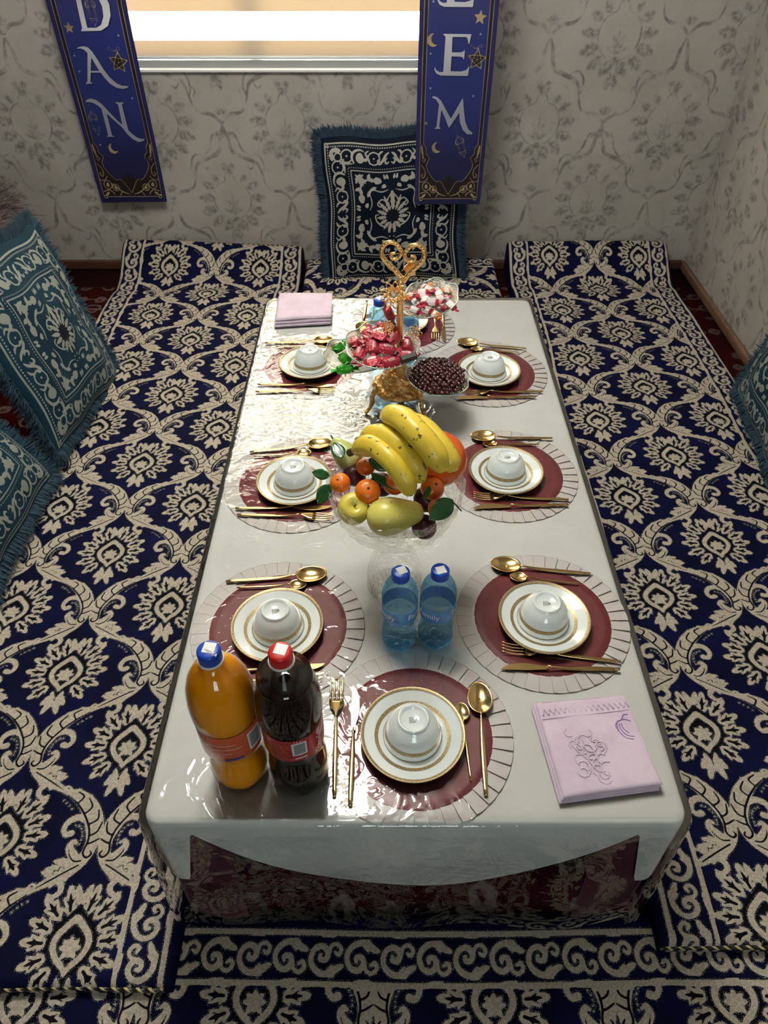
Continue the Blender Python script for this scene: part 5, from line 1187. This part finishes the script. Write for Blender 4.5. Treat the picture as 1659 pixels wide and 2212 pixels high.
# ================================================================ CANDY STAND
SX, SY = .037, 1.500
st = empty('candy_stand', (SX, SY, TT), 0, 'ornate gold candy stand with heart finial and four glass dishes', 'stand')
MB().lathe([(.0005, .040), (.030, .042), (.050, .046), (.062, .050), (.067, .056), (.066, .063), (.060, .068), (.052, .072), (.047, .078), (.045, .086), (.036, .098), (.024, .108), (.015, .116), (.0125, .124), (.0135, .128), (.0135, .136), (.0105, .140), (.0095, .142)], 48,
           mod=lambda r, z, a: (r * (1 + .02 * math.cos(12 * a) * (1 if .05 < z < .1 else 0)), z)).build('base', M['gold_ornate'], st)
MB().tube([(0, 0, z) for z in np.linspace(.140, .345, 12)], [.0092, .0088, .0080, .0078, .0076, .0075, .0078, .0082, .0080, .0075, .0072, .0070], 14).build('stem', M['gold'], st)
for an in (205, 319, 85):
    a = math.radians(an); c_, s_ = math.cos(a), math.sin(a); R = lambda r, z: (r * c_, r * s_, z)
    mb = MB().tube([R(*p) for p in cr([(.052, .070), (.066, .060), (.073, .046), (.074, .032), (.078, .018), (.086, .008), (.090, .0045)], 4)], [.0065] * 8 + [.0055] * 8 + [.0045] * 5 + [.005] * 4, 9)
    mb.sphere(R(.090, .0045), .0048, 10, 8).torus(R(.073, .048), .006, .0018, 12, 6, Matrix.Rotation(a + PI / 2, 3, 'Z') @ Matrix.Rotation(PI / 2, 3, 'X')); mb.build('leg', M['gold_ornate'], st)
    MB().sphere(R(.066, .072), .008, 10, 8, (.8, .8, 1.6)).build('knob', M['gold'], st)
hl = cr([(0, 0, .335), (-.014, 0, .356), (-.034, 0, .376), (-.046, 0, .394), (-.044, 0, .411), (-.030, 0, .421), (-.014, 0, .416), (-.004, 0, .401), (-.010, 0, .386), (-.022, 0, .384), (-.026, 0, .394), (-.016, 0, .397)], 5)
for sg in (-1, 1):
    p = [(x * -sg, 0, z - (.006 if sg > 0 else 0)) for x, y, z in hl]; n = len(p); w = [.0062 - .0028 * (i / n) for i in range(n)]
    o = MB().tube(p, w, 10, .62, up=(0, 1, 0)).build('heart_half', M['gold'], st, loc=(.004, 0, 0))
    rb = MB()
    for i in range(3, n - 8, 2): rb.sphere(p[i], w[i] * .75, 6, 5, (.7, 1.45, .7))
    rb.build('ridges', M['gold'], o)['kind'] = 'stuff'
def flower(loc, r, yaw, pitch, petals=9):
    f = bpy.data.objects.new('flower_ornament', None); C.objects.link(f); f.parent = st; f.location = loc; f.rotation_euler = (pitch, 0, yaw)
    me = MB().torus((r * .68, 0, 0), r * .27, r * .062, 14, 6, None, 1, .62).sphere((r * .95, 0, 0), r * .075, 7, 5).mesh('petal'); me.materials.append(M['gold'])
    for ring, (k, zz_, sc) in enumerate(((petals, 0, 1.0), (petals, r * .14, .78), (petals - 2, r * .27, .54))):
        for i in range(k):
            o = obj('petal', me, M['gold'], f, (0, 0, zz_), (0, -.25 - .15 * ring, 2 * PI * (i + .5 * ring) / k)); o.scale = (sc, sc, sc)
    MB().sphere((0, 0, r * .30), r * .16, 10, 8).build('centre', M['pet_ring'], f)
flower((-.016, -.022, .312), .031, 0, 1.25); flower((-.030, -.008, .222), .018, .4, .9, 7); flower((.038, -.010, .212), .019, -.5, 1.1, 7)
MB().add([(x, 0, z) for x, z in [(0, 0), (.010, -.008), (.022, -.006), (.020, .006), (.030, .012), (.018, .018), (.016, .030), (.004, .022), (-.006, .012)]], [tuple(range(9))]).build('leaf_ornament', M['gold'], st, smooth=False, loc=(.012, .015, .345)).modifiers.new('thickness', 'SOLIDIFY').thickness = .002
M['dish_glass'] = clear_sheet('clear_dish_glass', (.965, .985, .975), 1.45, 1.2, .03, *(lambda t: (t.bump(t.voronoi(120, vec=t.coord('Object')), .5, .004), t))(NT('clear_dish_glass')))
M['glass_edge'] = simple('greenish_glass_edge', (.42, .62, .54), .08, Transmission_Weight=.6)
def dish(c, rx, ry, h, tilt=(0, 0, 0), lobes=7):
    d = bpy.data.objects.new('glass_dish', None); C.objects.link(d); d.parent = st; d.location = (c[0] - SX, c[1] - SY, h); d.rotation_euler = tilt
    md = lambda r, z, a: (r * (1 + .035 * math.cos(lobes * a) * min(1, r * 1.4)), z + .0028 * math.cos(lobes * a) * r * r)
    prof = [(.001, -.021), (.35, -.0205), (.60, -.018), (.80, -.012), (.93, -.005), (1.0, 0)]
    o = MB().lathe(prof, 70, mod=md).build('glass', M['dish_glass'], d); o.scale = (rx, ry, 1)
    ring = [(rx * md(1, 0, a)[0] * math.cos(a), ry * md(1, 0, a)[0] * math.sin(a), md(1, 0, a)[1]) for a in np.linspace(0, 2 * PI, 90)]; MB().tube(ring, .0013, 6, caps=False).build('edge', M['glass_edge'], d)
    bd = MB()
    for i in range(34):
        a = 2 * PI * i / 34; q = md(.88, 0, a)[0]; bd.sphere((rx * q * math.cos(a), ry * q * math.sin(a), -.0055 + .002 * math.cos(lobes * a)), .0019, 7, 5)
        if i % 2: bd.sphere((rx * q * .93 * math.cos(a), ry * q * .93 * math.sin(a), -.009), .0014, 6, 4)
    bd.build('gold_beading', M['gold'], d)['kind'] = 'stuff'
    L = Vector((SX - c[0], SY - c[1], 0)); MB().tube([(0, 0, -.022), (L.x * .3, L.y * .3, -.034), (L.x * .75, L.y * .75, -.030), (L.x, L.y, -.020)], .0032, 8).build('arm', M['gold'], d)
    return d
dish((.108, 1.568), .066, .092, .258, (.05, .0, -.4)); dish((-.004, 1.474), .086, .106, .190, (0, 0, .1)); dish((-.070, 1.478), .070, .082, .160, (0, 0, .6)); dish((.128, 1.446), .073, .084, .120, (0, .04, .3))
# wrapped sweets, beans
def candy_mat(name, c1, c2, ax=.5, rough=.28, thr=.0, metal=0.0):
    t = NT(name); v = t.coord('Object'); sep = t.n('ShaderNodeSeparateXYZ'); t.l(v, sep.inputs[0]); x = t.math('ABSOLUTE', sep.outputs[0]); y = t.math('ABSOLUTE', sep.outputs[1])
    m = t.math('MULTIPLY', t.ramp(x, ax, ax * .85), t.ramp(y, thr, thr * .85)) if thr else t.ramp(x, ax, ax * .85)
    return t.done(t.principled(t.mix(m, c1, c2), rough, metal, Normal=t.bump(t.noise(160, 2, .5, .8), .8, .003), Coat_Weight=.3))
M['candy_red'] = candy_mat('red_foil', (.40, .028, .050), (.62, .36, .37), .010, .26, .0042, .25); M['candy_white'] = candy_mat('white_red_wrapper', (.48, .03, .06), (.74, .68, .66), .0105, .35)
M['candy_orange'] = candy_mat('white_orange_wrapper', (.75, .20, .03), (.76, .70, .64), .007, .35); M['candy_green'] = simple('green_foil', (.05, .36, .03), .22, .55, bscale=120, bstr=.8, bdist=.004); M['choc'] = simple('dark_chocolate', (.035, .020, .014), .4, bscale=120, bstr=.2)
def candy_mesh(L, w, h, fan, name):
    prof = [(-L * .5 - fan, fan * .62, .25), (-L * .5 - fan * .55, fan * .42, .35), (-L * .5 - .0005, w * .28, .7), (-L * .44, w * .82, h / w), (-L * .3, w, h / w), (0, w * 1.03, h / w), (L * .3, w, h / w), (L * .44, w * .82, h / w), (L * .5 + .0005, w * .28, .7), (L * .5 + fan * .55, fan * .42, .35), (L * .5 + fan, fan * .62, .25)]
    v = []; seg = 8
    for i, (x, r, fl) in enumerate(prof):
        for k in range(seg):
            a = 2 * PI * k / seg; q = r * (1 + (.22 * math.cos(5 * a + i) if i in (0, 1, 9, 10) else .10 * math.cos(4 * a))); v.append((x, q * math.cos(a), q * fl * math.sin(a)))
    return MB().add(v, gridquads(len(prof), seg, True)).mesh(name, False)
cm = {'red': candy_mesh(.040, .0165, .0105, .015, 'wrapper'), 'white': candy_mesh(.028, .0100, .0085, .010, 'wrapper'), 'orange': candy_mesh(.028, .0100, .0085, .010, 'wrapper'), 'green': candy_mesh(.040, .0130, .0115, .013, 'wrapper')}
for k, me in cm.items(): me.materials.append(M['candy_' + k])
R = np.random.default_rng(5)
def sweet(kind, p, rot, label, group):
    o = obj('wrapped_candy', cm[kind], None, None, p, rot); tag(o, label, 'candy', group)
red = [(-.062, .020, 0), (-.052, -.030, 0), (-.022, -.066, 0), (.018, -.070, 0), (.052, -.040, 0), (.058, .002, 0), (-.030, .052, 0), (-.002, .072, 0), (-.024, .000, 1), (.010, -.036, 1), (-.020, -.032, 1), (.022, .002, 1), (-.010, .030, 1), (-.004, -.010, 2), (.016, .052, 1)]
for i, (dx, dy, l) in enumerate(red):
    sweet('red', (-.004 + dx, 1.474 + dy, TT + .190 - .006 + l * .0165), (R.uniform(-.35, .35), R.uniform(-.25, .25), R.uniform(0, 3.1)), 'red foil wrapped candy piled in the front glass dish', 'red candies in the front dish')
sweet('red', (.012, 1.520, TT + .243), (.4, 1.15, .3), 'red foil wrapped candy standing on end against the stand stem', 'red candies in the front dish')
for i in range(20):
    l = 0 if i < 12 else 1; a = 2 * PI * (i if l == 0 else i - 12) / (12 if l == 0 else 8) + .2; q = (.055 if i % 2 else .036) if l == 0 else .024
    k = 'orange' if i in (1, 5, 9, 14) else 'white'
    sweet(k, (.110 + q * math.cos(a) * .92, 1.566 + q * math.sin(a) * 1.25, TT + .258 - .007 + l * .013), (R.uniform(-.4, .4), R.uniform(-.3, .3), R.uniform(0, 3.1)), f'white and {"orange" if k == "orange" else "red"} wrapped candy in the upper right glass dish', f'white and {"orange" if k == "orange" else "red"} candies in the upper dish')
for p, r_, lab in (((-.108, 1.494, .168), (.1, .35, 1.35), 'green foil candy standing upright in the left dish'), ((-.092, 1.452, .164), (0, .2, 1.9), 'green foil candy in the middle of the left dish'), ((-.090, 1.413, .160), (.2, .1, .35), 'green foil candy at the front of the left dish'), ((-.078, 1.515, .163), (.2, .1, 2.2), 'green foil candy at the back of the left dish')):
    sweet('green', (p[0], p[1], TT + p[2]), r_, lab, 'green candies in the left dish')
ch = MB().lathe([(.0005, -.019), (.0085, -.019), (.0098, -.017), (.0098, .017), (.0085, .019), (.0005, .019)], 6).build('chocolate_bar', M['choc'], smooth=False); ch.location = (.055, 1.396, TT + .2015); ch.rotation_euler = (0, PI / 2 - .12, .35); tag(ch, 'unwrapped dark chocolate bar on the right rim of the front dish', 'chocolate')
bean_me = MB().sphere((0, 0, 0), 1, 9, 6, (.0072, .0053, .0050), lambda d: 1 - .10 * max(0, d.y) * (1 - abs(d.x))).mesh('bean'); M['bean'] = simple('glossy_dark_bean', (.045, .008, .009), .2, col2=(.075, .014, .013), nscale=300, Coat_Weight=.3); bean_me.materials.append(M['bean'])
cb = (.128, 1.446); nb = 0
for layer, (sp, q0, z) in enumerate(((.0135, .80, -.011), (.0118, .90, -.001))):
    for i in range(-10, 11):
        for j in range(-12, 13):
            x = (i + .5 * (j % 2)) * sp + R.normal(0, .0010); y = j * sp * .866 + R.normal(0, .0010); e = math.hypot(x / .073, y / .084)
            if e > q0 or nb >= 296: continue
            o = bpy.data.objects.new('bean', bean_me); C.objects.link(o); o.location = (cb[0] + x, cb[1] + y, TT + .120 + z + .012 * (1 - e * e) + R.uniform(-.001, .002)); o.rotation_euler = (R.uniform(-.5, .5), R.uniform(-.5, .5), R.uniform(0, 6.28)); nb += 1
            tag(o, 'glossy dark red bean heaped in the lower right glass dish', 'bean', 'red beans in the right dish')
